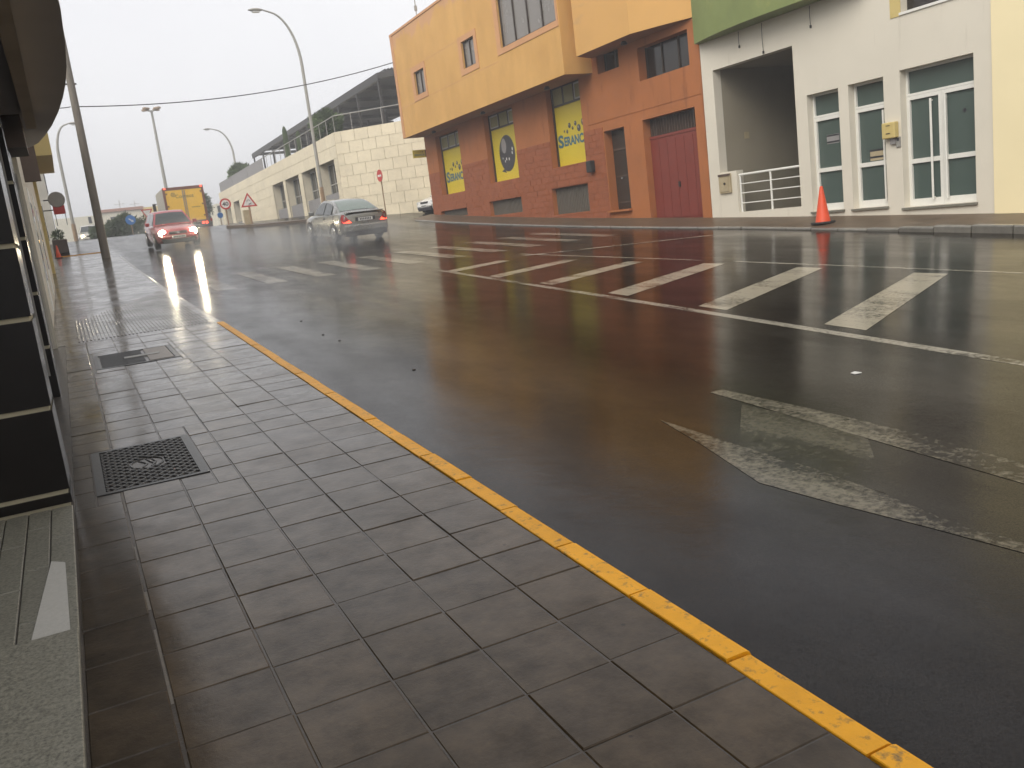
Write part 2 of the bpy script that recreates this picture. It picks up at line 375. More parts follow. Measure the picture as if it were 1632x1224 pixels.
def wall_x(mb, X, ya, yb, za, zb, holes, sgn=1):
    """a wall standing in the plane X, seen from -X, with (y0,y1,z0,z1,depth) openings and their reveals"""
    ys = sorted({ya, yb, *[h[0] for h in holes], *[h[1] for h in holes]}); zs = sorted({za, zb, *[h[2] for h in holes], *[h[3] for h in holes]})
    ys = [y for y in ys if ya <= y <= yb]; zs = [z for z in zs if za <= z <= zb]
    for i in range(len(ys)-1):
        for j in range(len(zs)-1):
            cy, cz = (ys[i]+ys[i+1])/2, (zs[j]+zs[j+1])/2
            if any(h[0] < cy < h[1] and h[2] < cz < h[3] for h in holes): continue
            mb.poly([(X, ys[i], zs[j]), (X, ys[i+1], zs[j]), (X, ys[i+1], zs[j+1]), (X, ys[i], zs[j+1])])
    for (y0, y1, z0, z1, d) in holes:
        X2 = X+d
        mb.poly([(X, y0, z0), (X2, y0, z0), (X2, y0, z1), (X, y0, z1)]); mb.poly([(X, y1, z0), (X2, y1, z0), (X2, y1, z1), (X, y1, z1)])
        mb.poly([(X, y0, z0), (X2, y0, z0), (X2, y1, z0), (X, y1, z0)]); mb.poly([(X, y0, z1), (X2, y0, z1), (X2, y1, z1), (X, y1, z1)])
        if len((y0, y1)) and d < .1: mb.poly([(X2, y0, z0), (X2, y1, z0), (X2, y1, z1), (X2, y0, z1)])
    return mb
def shell(mb, X, Xb, ya, yb, za, zb):
    """sides, back and roof of a house block behind a street front at X"""
    mb.poly([(X, ya, za), (Xb, ya, za), (Xb, ya, zb), (X, ya, zb)]); mb.poly([(X, yb, za), (Xb, yb, za), (Xb, yb, zb), (X, yb, zb)])
    mb.poly([(Xb, ya, za), (Xb, yb, za), (Xb, yb, zb), (Xb, ya, zb)]); mb.poly([(X, ya, zb), (Xb, ya, zb), (Xb, yb, zb), (X, yb, zb)])
    return mb

# ------------------------------------------------------------------ ground and road
ysamp = [-30+2*i for i in range(20)] + [10+i for i in range(55)] + [65+15*i for i in range(24)]
def sheet(name, xa, xb, y0, y1, dz, m, parent=None, step=1.0, kind=None):
    ys = []; y = y0
    while y < y1-1e-6: ys.append(y); y += step
    ys.append(y1); mb = MB()
    for y in ys:
        a = xa(y) if callable(xa) else xa; b = xb(y) if callable(xb) else xb
        mb.v += [(a, y, prof(y)+(dz(a, y) if callable(dz) else dz)), (b, y, prof(y)+(dz(b, y) if callable(dz) else dz))]
    mb.f = [(2*i, 2*i+1, 2*i+3, 2*i+2) for i in range(len(ys)-1)]
    o = mb.build(name, m, parent)
    if kind: o['kind'] = kind
    return o
mb = MB()
for y in ysamp: mb.v += [(-160, y, prof(y)), (170, y, prof(y))]
mb.f = [(2*i, 2*i+1, 2*i+3, 2*i+2) for i in range(len(ysamp)-1)]
tag(mb.build('road', 'asphalt'), kind='structure')

# road markings: thin sheets lying on the road
def marking(name, pts, m, label, cat, group=None, lift=.0012):
    n = len(pts); mb = MB(); v = []
    for (x, y) in pts: v.append((x, y, prof(y)+lift))
    mb.poly(v); return tag(mb.build(name, m), label, cat, group)
def strip(name, fx, y0, y1, wd, m, label, cat, lift=.0012):
    return tag(sheet(name, lambda y: fx(y)-wd/2, lambda y: fx(y)+wd/2, y0, y1, lift, m, step=.8), label, cat)
nearl = lambda y: 6.0+.074*(y-4)-.0012*(y-4)**2*.5
strip('edge_line', nearl, -2, 17.2, .13, 'line_paint', 'long worn white line closing the hatched area on its open-lane side', 'road line')
farl = lambda y: 9.95-.028*(y-6.5)-.0022*(y-6.5)**2
strip('edge_line', farl, 0, 18.2, .09, 'line_paint', 'long thin white line along the hatched area on the shop side', 'road line')
hatch = [(6.38, 4.05, 9.70, 5.65), (6.40, 6.26, 9.63, 7.81), (6.51, 8.30, 9.58, 9.78), (6.63, 10.42, 9.50, 11.80), (6.75, 12.62, 9.25, 13.66), (6.84, 14.72, 9.05, 15.60), (6.92, 16.83, 8.45, 17.40)]
for i, (xa, y, xb, yb) in enumerate(hatch):
    wd = .53 if i < 4 else .47
    lab = '%s slanting white hatch bar counted from the zebra crossing' % ('', 'sixth', 'fifth', 'fourth', 'third', 'second', '')[i]
    if i == 0: lab = 'slanting white hatch bar farthest from the zebra crossing, cut by the thin line'
    if i == 6: lab = 'shortest slanting white hatch bar, at the tip of the hatched area by the crossing'
    marking('hatch_bar', [(xa-.03, y-wd), (xa, y), (xb-.05, yb), (xb, yb-wd*.85)], 'zebra_paint', lab, 'road marking', 'hatch bars on the road', .0022)
for k in range(10):
    x = 2.95+1.085*k
    marking('crossing_stripe', [(x-.2, 19.6), (x+.22, 19.5), (x+.22, 23.6), (x-.2, 23.8)], 'crossing_paint', '%s white zebra crossing stripe counted from the tiled pavement' % ('first', 'second', 'third', 'fourth', 'fifth', 'sixth', 'seventh', 'eighth', 'ninth', 'tenth')[k], 'road marking', 'zebra crossing stripes', .0018)
marking('stop_line', [(9.1, 17.55), (9.1, 17.75), (13.2, 16.15), (13.2, 15.95)], 'line_paint', 'thin white line running askew from the hatched area to the kerb', 'road line', None, .0032)
# worn arrow on the near lane
P = lambda px, py: tuple(onroad(px, py).xy)
marking('lane_arrow_edge', [P(1132, 626), P(1150, 621), P(1300, 655), P(1450, 690), P(1632, 742), P(1632, 772), P(1440, 716), P(1300, 676), P(1180, 640)], 'arrow_paint', 'long tapering white stroke along the far side of the worn lane arrow', 'road marking', None, .0022)
marking('lane_arrow_edge', [P(1052, 671), P(1180, 712), P(1300, 748), P(1400, 785), P(1500, 828), P(1640, 872), P(1640, 885), P(1480, 842), P(1330, 806), P(1210, 770), P(1120, 712)], 'arrow_paint', 'curved pointed white stroke along the near side of the worn lane arrow', 'road marking', None, .0022)
marking('lane_arrow_fill', [P(1182, 645), P(1300, 672), P(1384, 700), P(1412, 790), P(1300, 752), P(1178, 712)], 'old_paint', 'rubbed out patch of old white paint inside the worn lane arrow', 'road marking', None, .0012)

# ------------------------------------------------------------------ left pavement
kin = lambda y: 1.60+.0135*(min(max(y, 0), 13)-2) + (0 if y < 13 else .003*(y-13))
pav = sheet('pavement', -7, lambda y: kin(y)-.004, -5, 13.1, .1160, 'grout', kind='structure', step=.655)
sheet('far_paving', -1.6, lambda y: kin(y)-.003, 13.1, 39.6, .12, 'slate_far', pav, step=.53)
covers = [(-.10, .545, 5.50, 6.60), (.07, .95, 10.42, 11.55)]
TM = {}
def tile_mesh(wx, wy, m):
    k = (round(wx, 3), round(wy, 3), m)
    if k not in TM:
        a, b, h, c = wx/2, wy/2, .03, .004
        mb = MB(); mb.v = [(-a, -b, -h), (a, -b, -h), (a, b, -h), (-a, b, -h), (-a, -b, -c), (a, -b, -c), (a, b, -c), (-a, b, -c), (-a+c, -b+c, 0), (a-c, -b+c, 0), (a-c, b-c, 0), (-a+c, b-c, 0)]
        mb.f = [(i, (i+1) % 4, 4+(i+1) % 4, 4+i) for i in range(4)]+[(4+i, 4+(i+1) % 4, 8+(i+1) % 4, 8+i) for i in range(4)]+[(8, 9, 10, 11)]
        TM[k] = mb.mesh('tile', m)
    return TM[k]
def lay_tile(x0, x1, y0, y1, m, gap=.0055):
    rects = [(x0, x1, y0, y1)]
    for (a, b, c, d) in covers:
        out = []
        for (p, q, r, s) in rects:
            if q <= a or p >= b or s <= c or r >= d: out.append((p, q, r, s)); continue
            if p < a: out.append((p, a, r, s))
            if q > b: out.append((b, q, r, s))
            pp, qq = max(p, a), min(q, b)
            if r < c: out.append((pp, qq, r, c))
            if s > d: out.append((pp, qq, d, s))
        rects = out
    for (p, q, r, s) in rects:
        if q-p < .05 or s-r < .05: continue
        yc = (r+s)/2
        put('paving_tile', tile_mesh(q-p-gap, s-r-gap, m), pav, ((p+q)/2, yc, prof(yc)+.12+random.uniform(-.0022, .0018)),
            (math.atan(slope(yc))+random.uniform(-.004, .004), random.uniform(-.005, .005), random.uniform(-.004, .004)))
xs = [.04, .362, .682, 1.0, 1.31]
for r in range(36):
    y0 = 1.27+.33*r
    for c in range(5):
        x1 = xs[c+1] if c < 4 else kin(y0+.16)-.006
        jig = .0 if c in (1, 2, 3) else .012
        lay_tile(xs[c], x1, y0+jig, y0+.33+jig, 'slate')
    lay_tile(-.215, .033, y0+.08, y0+.41, 'slate_brown')
# pale bedding showing along the first long joint
mbj = MB()
for i in range(60):
    y = 1.3+.2*i
    if 5.45 < y < 6.6 or (y < 5 and random.random() < .6): continue
    a = random.uniform(.007, .012); mbj.poly([(.0365-a*.5, y, prof(y)+.1175), (.0365+a*.5, y, prof(y)+.1175), (.0365+a*.5, y+.2, prof(y+.2)+.1175), (.0365-a*.5, y+.2, prof(y+.2)+.1175)])
mbj.build('joint_mortar', 'grout_pale', pav)
# ribbed warning paving at the crossing
mbr = MB()
for ix in range(36):
    x = -.05+.049*ix
    for iy in range(21):
        y0 = 13.25+.33*iy; y1 = y0+.31
        if y1 > 16.2+.12*ix: continue
        z0, z1 = prof(y0)+.121, prof(y1)+.121
        mbr.add([(x, y0, z0), (x+.026, y0, z0), (x+.026, y1, z1), (x, y1, z1), (x+.005, y0+.004, z0+.006), (x+.021, y0+.004, z0+.006), (x+.021, y1-.004, z1+.006), (x+.005, y1-.004, z1+.006)],
                [(4, 5, 6, 7), (0, 1, 5, 4), (1, 2, 6, 5), (2, 3, 7, 6), (3, 0, 4, 7)])
tag(mbr.build('warning_ribs', 'slate_brown', pav), kind='stuff')
# kerb stones
def kerb_mesh(m, L=.540, wd=.10, h=.14):
    mb = MB(); pr = [(0, -h), (0, -.003), (.003, 0), (wd-.022, 0), (wd-.008, -.005), (wd, -.02), (wd+.006, -h)]
    mb.prism([(x, -L/2, z) for x, z in pr], (0, L, 0)); return mb.mesh('kerb_stone', m)
kerb = thing('kerb', 'yellow painted kerb of short stones along the tiled pavement', 'kerb')
kerb2 = thing('kerb', 'unpainted grey kerb running on from the ribbed paving towards the thick pole', 'kerb')
ky, kg = kerb_mesh('kerb_yellow'), kerb_mesh('kerb_grey')
y = .66
while y < 36.6:
    yel = y < 13.1
    o = put('kerb_stone', ky if yel else kg, kerb if yel else kerb2, (kin(y)+random.uniform(-.004, .004), y, prof(y)+.124+random.uniform(-.003, .003)-(0 if yel else .02)),
            (math.atan(slope(y)), random.uniform(-.006, .006), -.0135 if y < 13 else 0))
    y += .5525
# yellow kerb across the pavement's far end
ye = thing('kerb', 'yellow kerb closing the far end of the pavement beside the small orange cone', 'kerb')
kb = MB(); 
kb.prism([(0, 0, -.2), (0, .18, -.2), (0, .16, 0), (0, .02, 0)], (.52, 0, 0)); kme = kb.mesh('kerb_stone', 'kerb_yellow')
for k in range(3): put('kerb_stone', kme, ye, (-.2+.53*k, 39.6, prof(39.6)+.15))

# manhole covers
def cover(x0, x1, y0, y1, label, style):
    yc = (y0+y1)/2; xc = (x0+x1)/2; wx, wy = x1-x0-.012, y1-y0-.012
    t = thing('manhole_cover', label, 'manhole cover', (xc, yc, prof(yc)+.12), (math.atan(slope(yc)), 0, 0))
    fr = MB(); a, b = wx/2, wy/2
    for (p, q, r, s) in ((-a, a, -b, -b+.035), (-a, a, b-.035, b), (-a, -a+.05, -b+.035, b-.035), (a-.05, a, -b+.035, b-.035)): fr.box(p, q, r, s, -.03, .004)
    fr.build('frame', 'iron', t)
    ia, ib = a-.053, b-.038
    MB().box(-ia, ia, -ib, ib, -.03, -.004).build('plate', 'iron', t)
    if style == 'diamond':
        d = MB(); st = .052
        def rib(p, q):
            p, q = Vector((*p, -.004)), Vector((*q, -.004)); dr = (q-p).normalized(); nn = Vector((-dr.y, dr.x, 0))
            d.add([p-nn*.009, p+nn*.009, q+nn*.009, q-nn*.009, p-nn*.004+up*.009, p+nn*.004+up*.009, q+nn*.004+up*.009, q-nn*.004+up*.009],
                  [(4, 5, 6, 7), (0, 1, 5, 4), (1, 2, 6, 5), (2, 3, 7, 6), (3, 0, 4, 7)])
        for sg in (1, -1):
            k = -ia-ib
            while k < ia+ib:
                pts = []
                for x in (-ia, ia):
                    yy = sg*(x-k)*1.15
                    if -ib <= yy <= ib: pts.append((x, yy))
                for yy in (-ib, ib):
                    x = k+yy/(1.15*sg)
                    if -ia < x < ia: pts.append((x, yy))
                if len(pts) == 2:
                    # leave the oval badge free
                    n = 14; run = None
                    for i in range(n+1):
                        u = i/n; q = (pts[0][0]*(1-u)+pts[1][0]*u, pts[0][1]*(1-u)+pts[1][1]*u)
                        ins = (q[0]/.10)**2+(q[1]/.13)**2 < 1
                        if not ins and run is None: run = q
                        if run is not None and (ins or i == n):
                            if not ins: last = q
                            if (Vector(last)-Vector(run)).length > .01: rib(run, last)
                            run = None
                        last = q
                k += st*1.35
        tag(d.build('diamond_ribs', 'iron', t), kind='stuff')
        bd = MB(); ring = [(.10*math.cos(2*PI*i/28), .13*math.sin(2*PI*i/28), .003) for i in range(29)]; bd.tube(ring, .006, 6)
        bd.tube([(-.045, .08, 0), (.0, -.02, .003), (-.03, -.09, 0)], .007, 6); bd.tube([(.035, .09, 0), (.055, 0, .003), (.02, -.10, 0)], .007, 6); bd.tube([(0, .11, 0), (.02, .02, .003), (.045, -.06, 0)], .006, 6)
        bo = bd.build('badge', 'iron', t, True); bo.scale.z = .6; bo.location.z = -.003
    else:
        d = MB(); n = int(2*ib/.04)
        for i in range(n): d.box(-ia+.01, ia-.30, -ib+.04*i+.01, -ib+.04*i+.025, -.004, .003)
        tag(d.build('plate_ribs', 'iron', t), kind='stuff')
        MB().box(ia-.26, ia-.01, -ib+.03, ib-.03, -.004, .006).build('filled_end', 'iron_rust', t)
        e = MB().box(-.12, .26, -.06, .06, -.004, .010); e.build('name_plate', 'steel_grey', t)
cover(*covers[0], 'large iron cover with a diamond grid and oval badge set in the tiles', 'diamond')
cover(*covers[1], 'flat ribbed iron cover with a rusty brown end beside the ribbed paving', 'flat')

# entrance floor of the black fronted shop
ent = tag(MB().box(-7, -.222, .6, 5.46, -.2, prof(1.0)+.06).build('entrance_base', 'grout'), kind='structure')
def slab(x0, x1, y0, y1, m, name, dz=.128, par=None):
    yc = (y0+y1)/2
    return put(name, tile_mesh(x1-x0-.006, y1-y0-.006, m), par, ((x0+x1)/2, yc, prof(yc)+dz), (math.atan(slope(yc)), 0, 0))
entf = thing('entrance_floor', 'grey granite entrance floor of narrow planks before the black tiled pier', 'floor')
for r in range(4):
    for c in range(7):
        x1 = -.22-.112*c
        ya = 3.66+.62*(r-1)+(.22 if c % 2 else 0); yb = ya+.62
        ya, yb = max(ya, 3.66), min(yb, 5.44)
        if yb-ya > .03: slab(x1-.112, x1, ya, yb, 'granite', 'granite_plank', .128, entf)
stp = thing('entrance_step', 'large rough granite step slab beside the brown edge tiles', 'step')
slab(-1.3, -.22, 1.2, 3.655, 'granite', 'granite_slab', .150, stp)
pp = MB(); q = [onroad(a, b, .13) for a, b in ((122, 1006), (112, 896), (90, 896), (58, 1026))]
pp.poly([(v.x-.02, v.y, prof(v.y)+.1325) for v in q])  # patch of light on the planks, painted as a thin paler polygon
tag(pp.build('light_patch', 'granite_lit'), 'pale wedge shaped patch of painted light on the granite planks by the step', 'floor patch')

# ------------------------------------------------------------------ left-hand houses
shop = thing('shop_building', 'black tiled shop front with a rounded dark balcony above the pavement', 'building', (0, 0, 0))
MB().box(-2.6, -.232, 5.452, 5.95, .2, 3.6).build('pier_core', 'tile_joint', shop)
zs_ = [.375, .455, .935, 1.435, 1.83, 2.33, 2.83, 3.40]
for i in range(len(zs_)-1):
    z0, z1 = zs_[i]+.013, zs_[i+1]-.013
    for (x0, x1) in ((-.84, -.22), (-1.46, -.846), (-2.08, -1.466)): MB().box(x0, x1, 5.44, 5.4535, z0, z1).build('wall_tile', 'black_tile', shop)
    MB().box(-.2335, -.22, 5.4545, 5.94, z0, z1).build('wall_tile', 'black_tile', shop)
MB().box(-2.0, -.345, 5.97, 12.6, .2, 3.55).build('shop_wall', 'black_tile', shop)
MB().box(-.343, -.285, 9.2, 9.45, .4, 3.5).build('pier_core', 'tile_joint', shop)
for i in range(6): MB().box(-.2865, -.275, 9.205, 9.445, .52+.5*i, .99+.5*i).build('wall_tile', 'black_tile', shop); MB().box(-.34, -.276, 9.19, 9.2035, .52+.5*i, .99+.5*i).build('wall_tile', 'black_tile', shop)
for (ya, yb) in ((6.2, 7.6), (7.7, 9.1), (9.6, 11.0), (11.1, 12.4)):
    g = MB().box(-.3435, -.335, ya, yb, .75, 2.9).build('shop_window', 'glass_dark', shop)
    
    for yy in (ya, yb-.04): MB().box(-.334, -.318, yy, yy+.04, .75, 2.9).build('mullion', 'steel_grey', g)
MB().box(-.34, -.325, 12.3, 12.42, .75, 2.7).build('rain_pipe', 'white_dim', shop)
ZB = 3.42
edge = [(-.6, 4.9), (-.05, 5.1), (.12, 5.5), (.25, 6.2), (.30, 7.0), (.325, 8.0), (.335, 8.9), (.325, 9.7), (.30, 10.4), (.25, 11.3), (.17, 12.3), (.08, 13.1), (-.02, 13.8), (-.2, 14.4), (-.34, 14.6)]
bal = MB(); bal.prism([(x, y, ZB) for x, y in edge]+[(-2.5, 14.6, ZB), (-2.5, 4.9, ZB)], (0, 0, .28)); bal.build('balcony_slab', 'canopy', shop)
par = MB(); par.prism([(x-.03, y, ZB+.283) for x, y in edge]+[(x-.16, y, ZB+.283) for x, y in reversed(edge)], (0, 0, .9)); par.build('balcony_parapet', 'canopy', shop)
MB().box(-.10, .0, 4.95, 11.2, ZB-.18, ZB-.004).build('ceiling_beam', 'beam', shop)
MB().box(-.33, -.14, 11.3, 12.2, ZB-.35, ZB-.004).build('ceiling_beam', 'brown_mid', shop)
MB().box(-9, -.7, 3.2, 12.6, ZB+.3, 7.2).build('upper_wall', 'white_dim', shop)
MB().box(-9, -1.7, -6, 5.3, -.3, 7.0).build('entrance_wall', 'white_dim', shop)

hw = thing('white_house', 'dirty white house front with a hanging brown sign board past the black shop', 'building')
wl = MB(); wl.box(-8, -.36, 12.62, 26, .2, 6.3); wl.build('wall', 'white_wall', hw)
for ya in (14, 17.5, 21): 
    d = MB().box(-.362, -.345, ya, ya+1.0, .75+.06*(ya-13), 2.95+.05*(ya-13)).build('door', 'white_metal', hw)
    MB().box(-.346, -.34, ya+.12, ya+.88, 1.3+.06*(ya-13), 2.7+.05*(ya-13)).build('pane', 'glass_dark', d)
p0, p1 = atY(44, 208, 18), atY(66, 288, 18)
MB().box(-.36, p1.x+.0, 17.9, 18.1, p1.z, p0.z).build('sign_board', 'brown_mid', hw)
MB().box(-.36, -.30, 13.0, 13.08, .6, 6.3).build('rain_pipe', 'white_dim', hw)

hy = thing('yellow_house', 'yellow trimmed house at the street corner with a projecting upper floor', 'building')
MB().box(-8, -.42, 26.03, 39.3, .8, 7.6).build('wall', 'cream_old', hy)
p = atY(76, 228, 33); q = atY(82, 275, 33)
MB().box(-.425, p.x+.02, 28.2, 33.2, q.z, p.z+1.2).build('upper_floor', 'mail_yellow', hy)
MB().box(-.425, .12, 33.25, 36.5, q.z+.5, p.z+1.3).build('upper_floor', 'cream_old', hy)
MB().box(-.422, -.33, 31.0, 31.5, prof(31)+.1, 5.2).build('corner_trim', 'mail_yellow', hy)
MB().box(-.422, -.36, 34.0, 35.0, prof(34)+.1, prof(34)+2.2).build('door', 'brown_mid', hy)
MB().box(-.422, -.36, 36.2, 37.6, prof(36)+1.0, prof(36)+2.2).build('window', 'glass_dark', hy)
hg = thing('grey_house', 'narrow grey house front rising behind the yellow corner house', 'building')
MB().box(-9, -.15, 52, 62, 2.5, 9.6).build('wall', 'white_dim', hg)
for k in range(3): MB().box(-.152, -.11, 53.2+2.8*k, 54.6+2.8*k, 6.4, 7.9).build('window', 'glass_dark', hg)
MB().box(-9, -.05, 51.9, 62.1, 9.603, 9.9).build('roof', 'far_trim', hg)

# round sign and red sign hanging over the corner
c = atY(90, 318, 37.5)
s = thing('round_sign', 'grey back of a round hanging sign on the yellow corner house', 'sign', (c.x, c.y, c.z))
MB().lathe([(.27, -.03), (.29, 0), (.27, .03)], 24, (0, 0, 0), 'y').build('disc', 'steel_grey', s, True)
MB().box(-.45, -.27, -.02, .02, -.02, .02).build('bracket', 'steel_dark', s)
c = atY(95, 334, 38.4)
s = thing('shop_sign', 'red projecting shop sign box under the grey round sign', 'sign', (c.x, c.y, c.z))
MB().box(-.22, .19, -.05, .05, -.17, .15).build('panel', 'sign_red', s, bevel=.01)
MB().box(-.62, -.2, -.015, .015, -.02, .02).build('bracket', 'steel_dark', s)
for sx in (-.18, .16): MB().box(sx-.012, sx+.012, -.012, .012, -.6, -.16).build('hanger', 'steel_dark', s)

# ------------------------------------------------------------------ right pavement
krx = lambda y: 13.9 if y < 9 else (13.9+.0875*(y-9) if y < 16 else (14.52 if y < 40 else 14.52))
def rz(x, y):
    e = .135 if y < 10 else (.04 if y > 12.5 else .135-.038*(y-10))
    t = (x-krx(y))/(15.5-krx(y)); return e+(.17-e)*max(0, min(1, t))
rp = sheet('right_pavement', krx, 15.52, -6, 38.9, rz, 'pave_right', kind='structure', step=.75)
rk = thing('kerb', 'low worn kerb of grey stones along the shops across the road', 'kerb')
for k in range(56):
    y = -5.5+.8*k
    if y > 38.4: break
    xk = krx(y); h = rz(xk, y)
    mbk = MB().prism([(0, -.39, -.2), (0, -.39, h+.003), (-.02, -.39, h+.006), (-.13, -.39, h+.003), (-.15, -.39, h-.02), (-.155, -.39, -.2)], (0, .78, 0))
    o = mbk.build('kerb_stone', 'kerb_grey', rk); o.location = (xk+.002, y, prof(y)); o.rotation_euler = (math.atan(slope(y)), 0, -math.atan((krx(y+.3)-krx(y-.3))/.6))

# ------------------------------------------------------------------ orange building
XF = 15.5
ob = thing('orange_building', 'orange and tan two storey building with yellow posters in its ground floor windows', 'building')
W1, W2, W3 = (34.62, 37.15, 3.02, 5.56, .32), (29.58, 32.08, 3.10, 5.66, .32), (24.84, 27.04, 3.16, 5.76, .32)
V = [(34.65, 37.57, 2.02, 2.33, .22), (29.63, 32.39, 1.84, 2.40, .22), (24.9, 27.29, 1.58, 2.47, .22)]
DR, GA = (22.57, 23.68, 1.51, 3.92, .35), (19.24, 21.62, .95, 3.95, .30)
O1, O2 = (22.52, 23.68, 5.62, 6.2, .4), (19.3, 21.57, 5.02, 5.92, .5)
gro = [(18.93, 24.5, 4.205, 4.225, .015)]
mb = MB(); wall_x(mb, XF, 18.87, 38.45, .3, 7.5, [W1, W2, W3]+V+[DR, GA, O1, O2]+gro); shell(mb, XF, 24, 18.87, 38.45, .3, 7.5)
mb.build('wall', 'orange', ob)
# uneven red block facing of the plinth, 300 largest pieces joined because each is only a few pixels
bk = MB(); holes = [W1, W2, W3]+V
z = 1.1; row = 0
while z < 4.06:
    y = 23.72-(.21 if row % 2 else 0)
    while y < 38.4:
        y0b = y; y1 = min(y+.42, 38.43); y = max(y, 23.72); z1 = min(z+.2, 4.07); cy, cz = (y+y1)/2, (z+z1)/2
        if cz > prof(cy)+.05:
            cuts = [(y, y1, z, z1)]
            for h in holes:
                o2 = []
                for (a, b, c_, d) in cuts:
                    if b <= h[0] or a >= h[1] or d <= h[2] or c_ >= h[3]: o2.append((a, b, c_, d)); continue
                    if a < h[0]: o2.append((a, h[0], c_, d))
                    if b > h[1]: o2.append((h[1], b, c_, d))
                    m0, m1 = max(a, h[0]), min(b, h[1])
                    if c_ < h[2]: o2.append((m0, m1, c_, h[2]))
                    if d > h[3]: o2.append((m0, m1, h[3], d))
                cuts = o2
            pr = random.uniform(.012, .022)
            for (a, b, c_, d) in cuts:
                if b-a > .03 and d-c_ > .03: bk.box(XF-pr, XF-.001, a+.006, b-.006, c_+.007, d-.007)
        y = y0b+.42
    z += .2; row += 1
tag(bk.build('block_facing', 'orange_red', ob), kind='stuff')
# windows with posters
def poster_window(h, zt, kind):
    y0, y1, z0, z1, d = h; xb = XF+.26
    p = MB().box(xb, xb+.03, y0+.002, y1-.002, z0+.002, zt).build('poster_window', 'poster', ob)
    f = MB(); f.box(xb-.05, xb-.001, y1-.07, y1-.003, z0+.003, z1-.003); f.box(xb-.05, xb-.001, y0+.003, y0+.04, zt+.002, z1-.003)
    f.box(xb-.05, xb-.001, y0+.041, y1-.071, zt, zt+.06); f.box(xb-.05, xb-.001, y0+.041, y1-.071, z1-.05, z1-.003)
    n = 3; wpan = (y1-.071-y0-.041)/n
    for k in (1, 2): f.box(xb-.048, xb-.001, y0+.041+wpan*k-.03, y0+.041+wpan*k+.03, zt+.061, z1-.051)
    f.build('frame', 'brown_dark', p)
    for k in range(3):
        ya, yb = y0+.041+wpan*k+.032, y0+.041+wpan*(k+1)-.032
        MB().box(xb-.02, xb+.0, ya, yb, zt+.063, z1-.053).build('pane', 'poster_grey', p)
    for k in ({'a': (0, 1, 2), 'b': (0, 2), 'c': (0,)}[kind]):
        ya, yb = y0+.041+wpan*k+.034, y0+.041+wpan*(k+1)-.034; sf = MB(); za, zb_ = zt+.066, z1-.056
        for (p_, q_, r_, s_) in ((ya, yb, za, za+.045), (ya, yb, zb_-.045, zb_), (ya, ya+.045, za+.045, zb_-.045), (yb-.045, yb, za+.045, zb_-.045)): sf.box(xb-.038, xb-.0205, p_, q_, r_, s_)
        sf.build('sash', 'galv', p)
    return p, xb
def seranca(p, xb, yl, zb_, k, ycut):
    mb = MB(); lettering(mb, 'S', .60*k, (xb-.004, yl, zb_), (0, -1, 0), (0, 0, 1), .022*k, .40*k); mb.build('lettering', 'ink_blue', p)
    # the name runs on behind the wall edge, as the photograph shows it cut
    vs, fs = text_geo('ERANCA', .43*k, .018*k); x0 = min(v.x for v in vs); x1 = max(v.x for v in vs); kk = 1.66*k/(x1-x0)
    me = bpy.data.meshes.new('t'); me.from_pydata([(xb-.004, yl-.44*k-(v.x-x0)*kk, zb_+.02+v.y) for v in vs], [], fs); bm = bmesh.new(); bm.from_mesh(me)
    bmesh.ops.bisect_plane(bm, geom=bm.verts[:]+bm.edges[:]+bm.faces[:], plane_co=(0, ycut, 0), plane_no=(0, -1, 0), clear_outer=True)
    bm.to_mesh(me); bm.free(); me.materials.append(M['ink_blue']); o = bpy.data.objects.new('lettering', me); col.objects.link(o); o.parent = p
    for (y, z, r) in ((25.35, 4.5, .135), (25.68, 4.33, .125), (25.89, 4.52, .085), (26.1, 4.38, .06), (26.31, 4.5, .095), (26.5, 4.31, .07), (26.7, 4.34, .045)):
        yy = yl+(y-27.22)*k; zz = zb_+(z-3.80)*k; rr = r*k
        pts = [(xb-.005, yy+rr*math.cos(2*PI*i/20), zz+rr*math.sin(2*PI*i/20)) for i in range(20)]
        pts = [q for q in pts if q[1] > ycut]
        if len(pts) > 4: MB().poly(pts).build('bubble', 'ink_dark', p); MB().poly([(xb-.007, yy+rr*.25+rr*.35*math.cos(2*PI*i/12), zz+rr*.3+rr*.35*math.sin(2*PI*i/12)) for i in range(12) if yy+rr*.25+rr*.35*math.cos(2*PI*i/12) > ycut]).build('highlight', 'galv', p)
p, xb = poster_window(W1, 4.92, 'a'); seranca(p, xb, 37.02, 3.55, 1.0, W1[0]+.003)
p, xb = poster_window(W3, 5.13, 'c'); seranca(p, xb, 26.93, 3.80, .92, W3[0]+.003)
p, xb = poster_window(W2, 5.08, 'b')
cy, cz, ry_, rz_ = 30.86, 4.10, .66, .68
MB().poly([(xb-.004, cy+ry_*math.cos(2*PI*i/48), cz+rz_*math.sin(2*PI*i/48)) for i in range(48)]).build('ball', 'ink_dark', p)
MB().poly([(xb-.006, cy+.22+.20*math.cos(2*PI*i/24), cz+.30+.28*math.sin(2*PI*i/24)) for i in range(24)]).build('highlight', 'panel_grey', p)
for (dy, dz, r) in ((-.46, .12, .07), (-.42, -.02, .06), (-.12, -.22, .06), (.1, -.20, .06), (.22, -.28, .045), (.4, -.15, .04)):
    MB().poly([(xb-.0065, cy+dy+r*.6*math.cos(2*PI*i/10), cz+dz+r*math.sin(2*PI*i/10)) for i in range(10)]).build('highlight', 'sign_white', p)
MB().poly([(xb-.004, cy+.62, cz-.62), (xb-.004, cy+.35, cz-.55), (xb-.004, cy+.2, cz-.72)]).build('ball_tail', 'ink_dark', p)
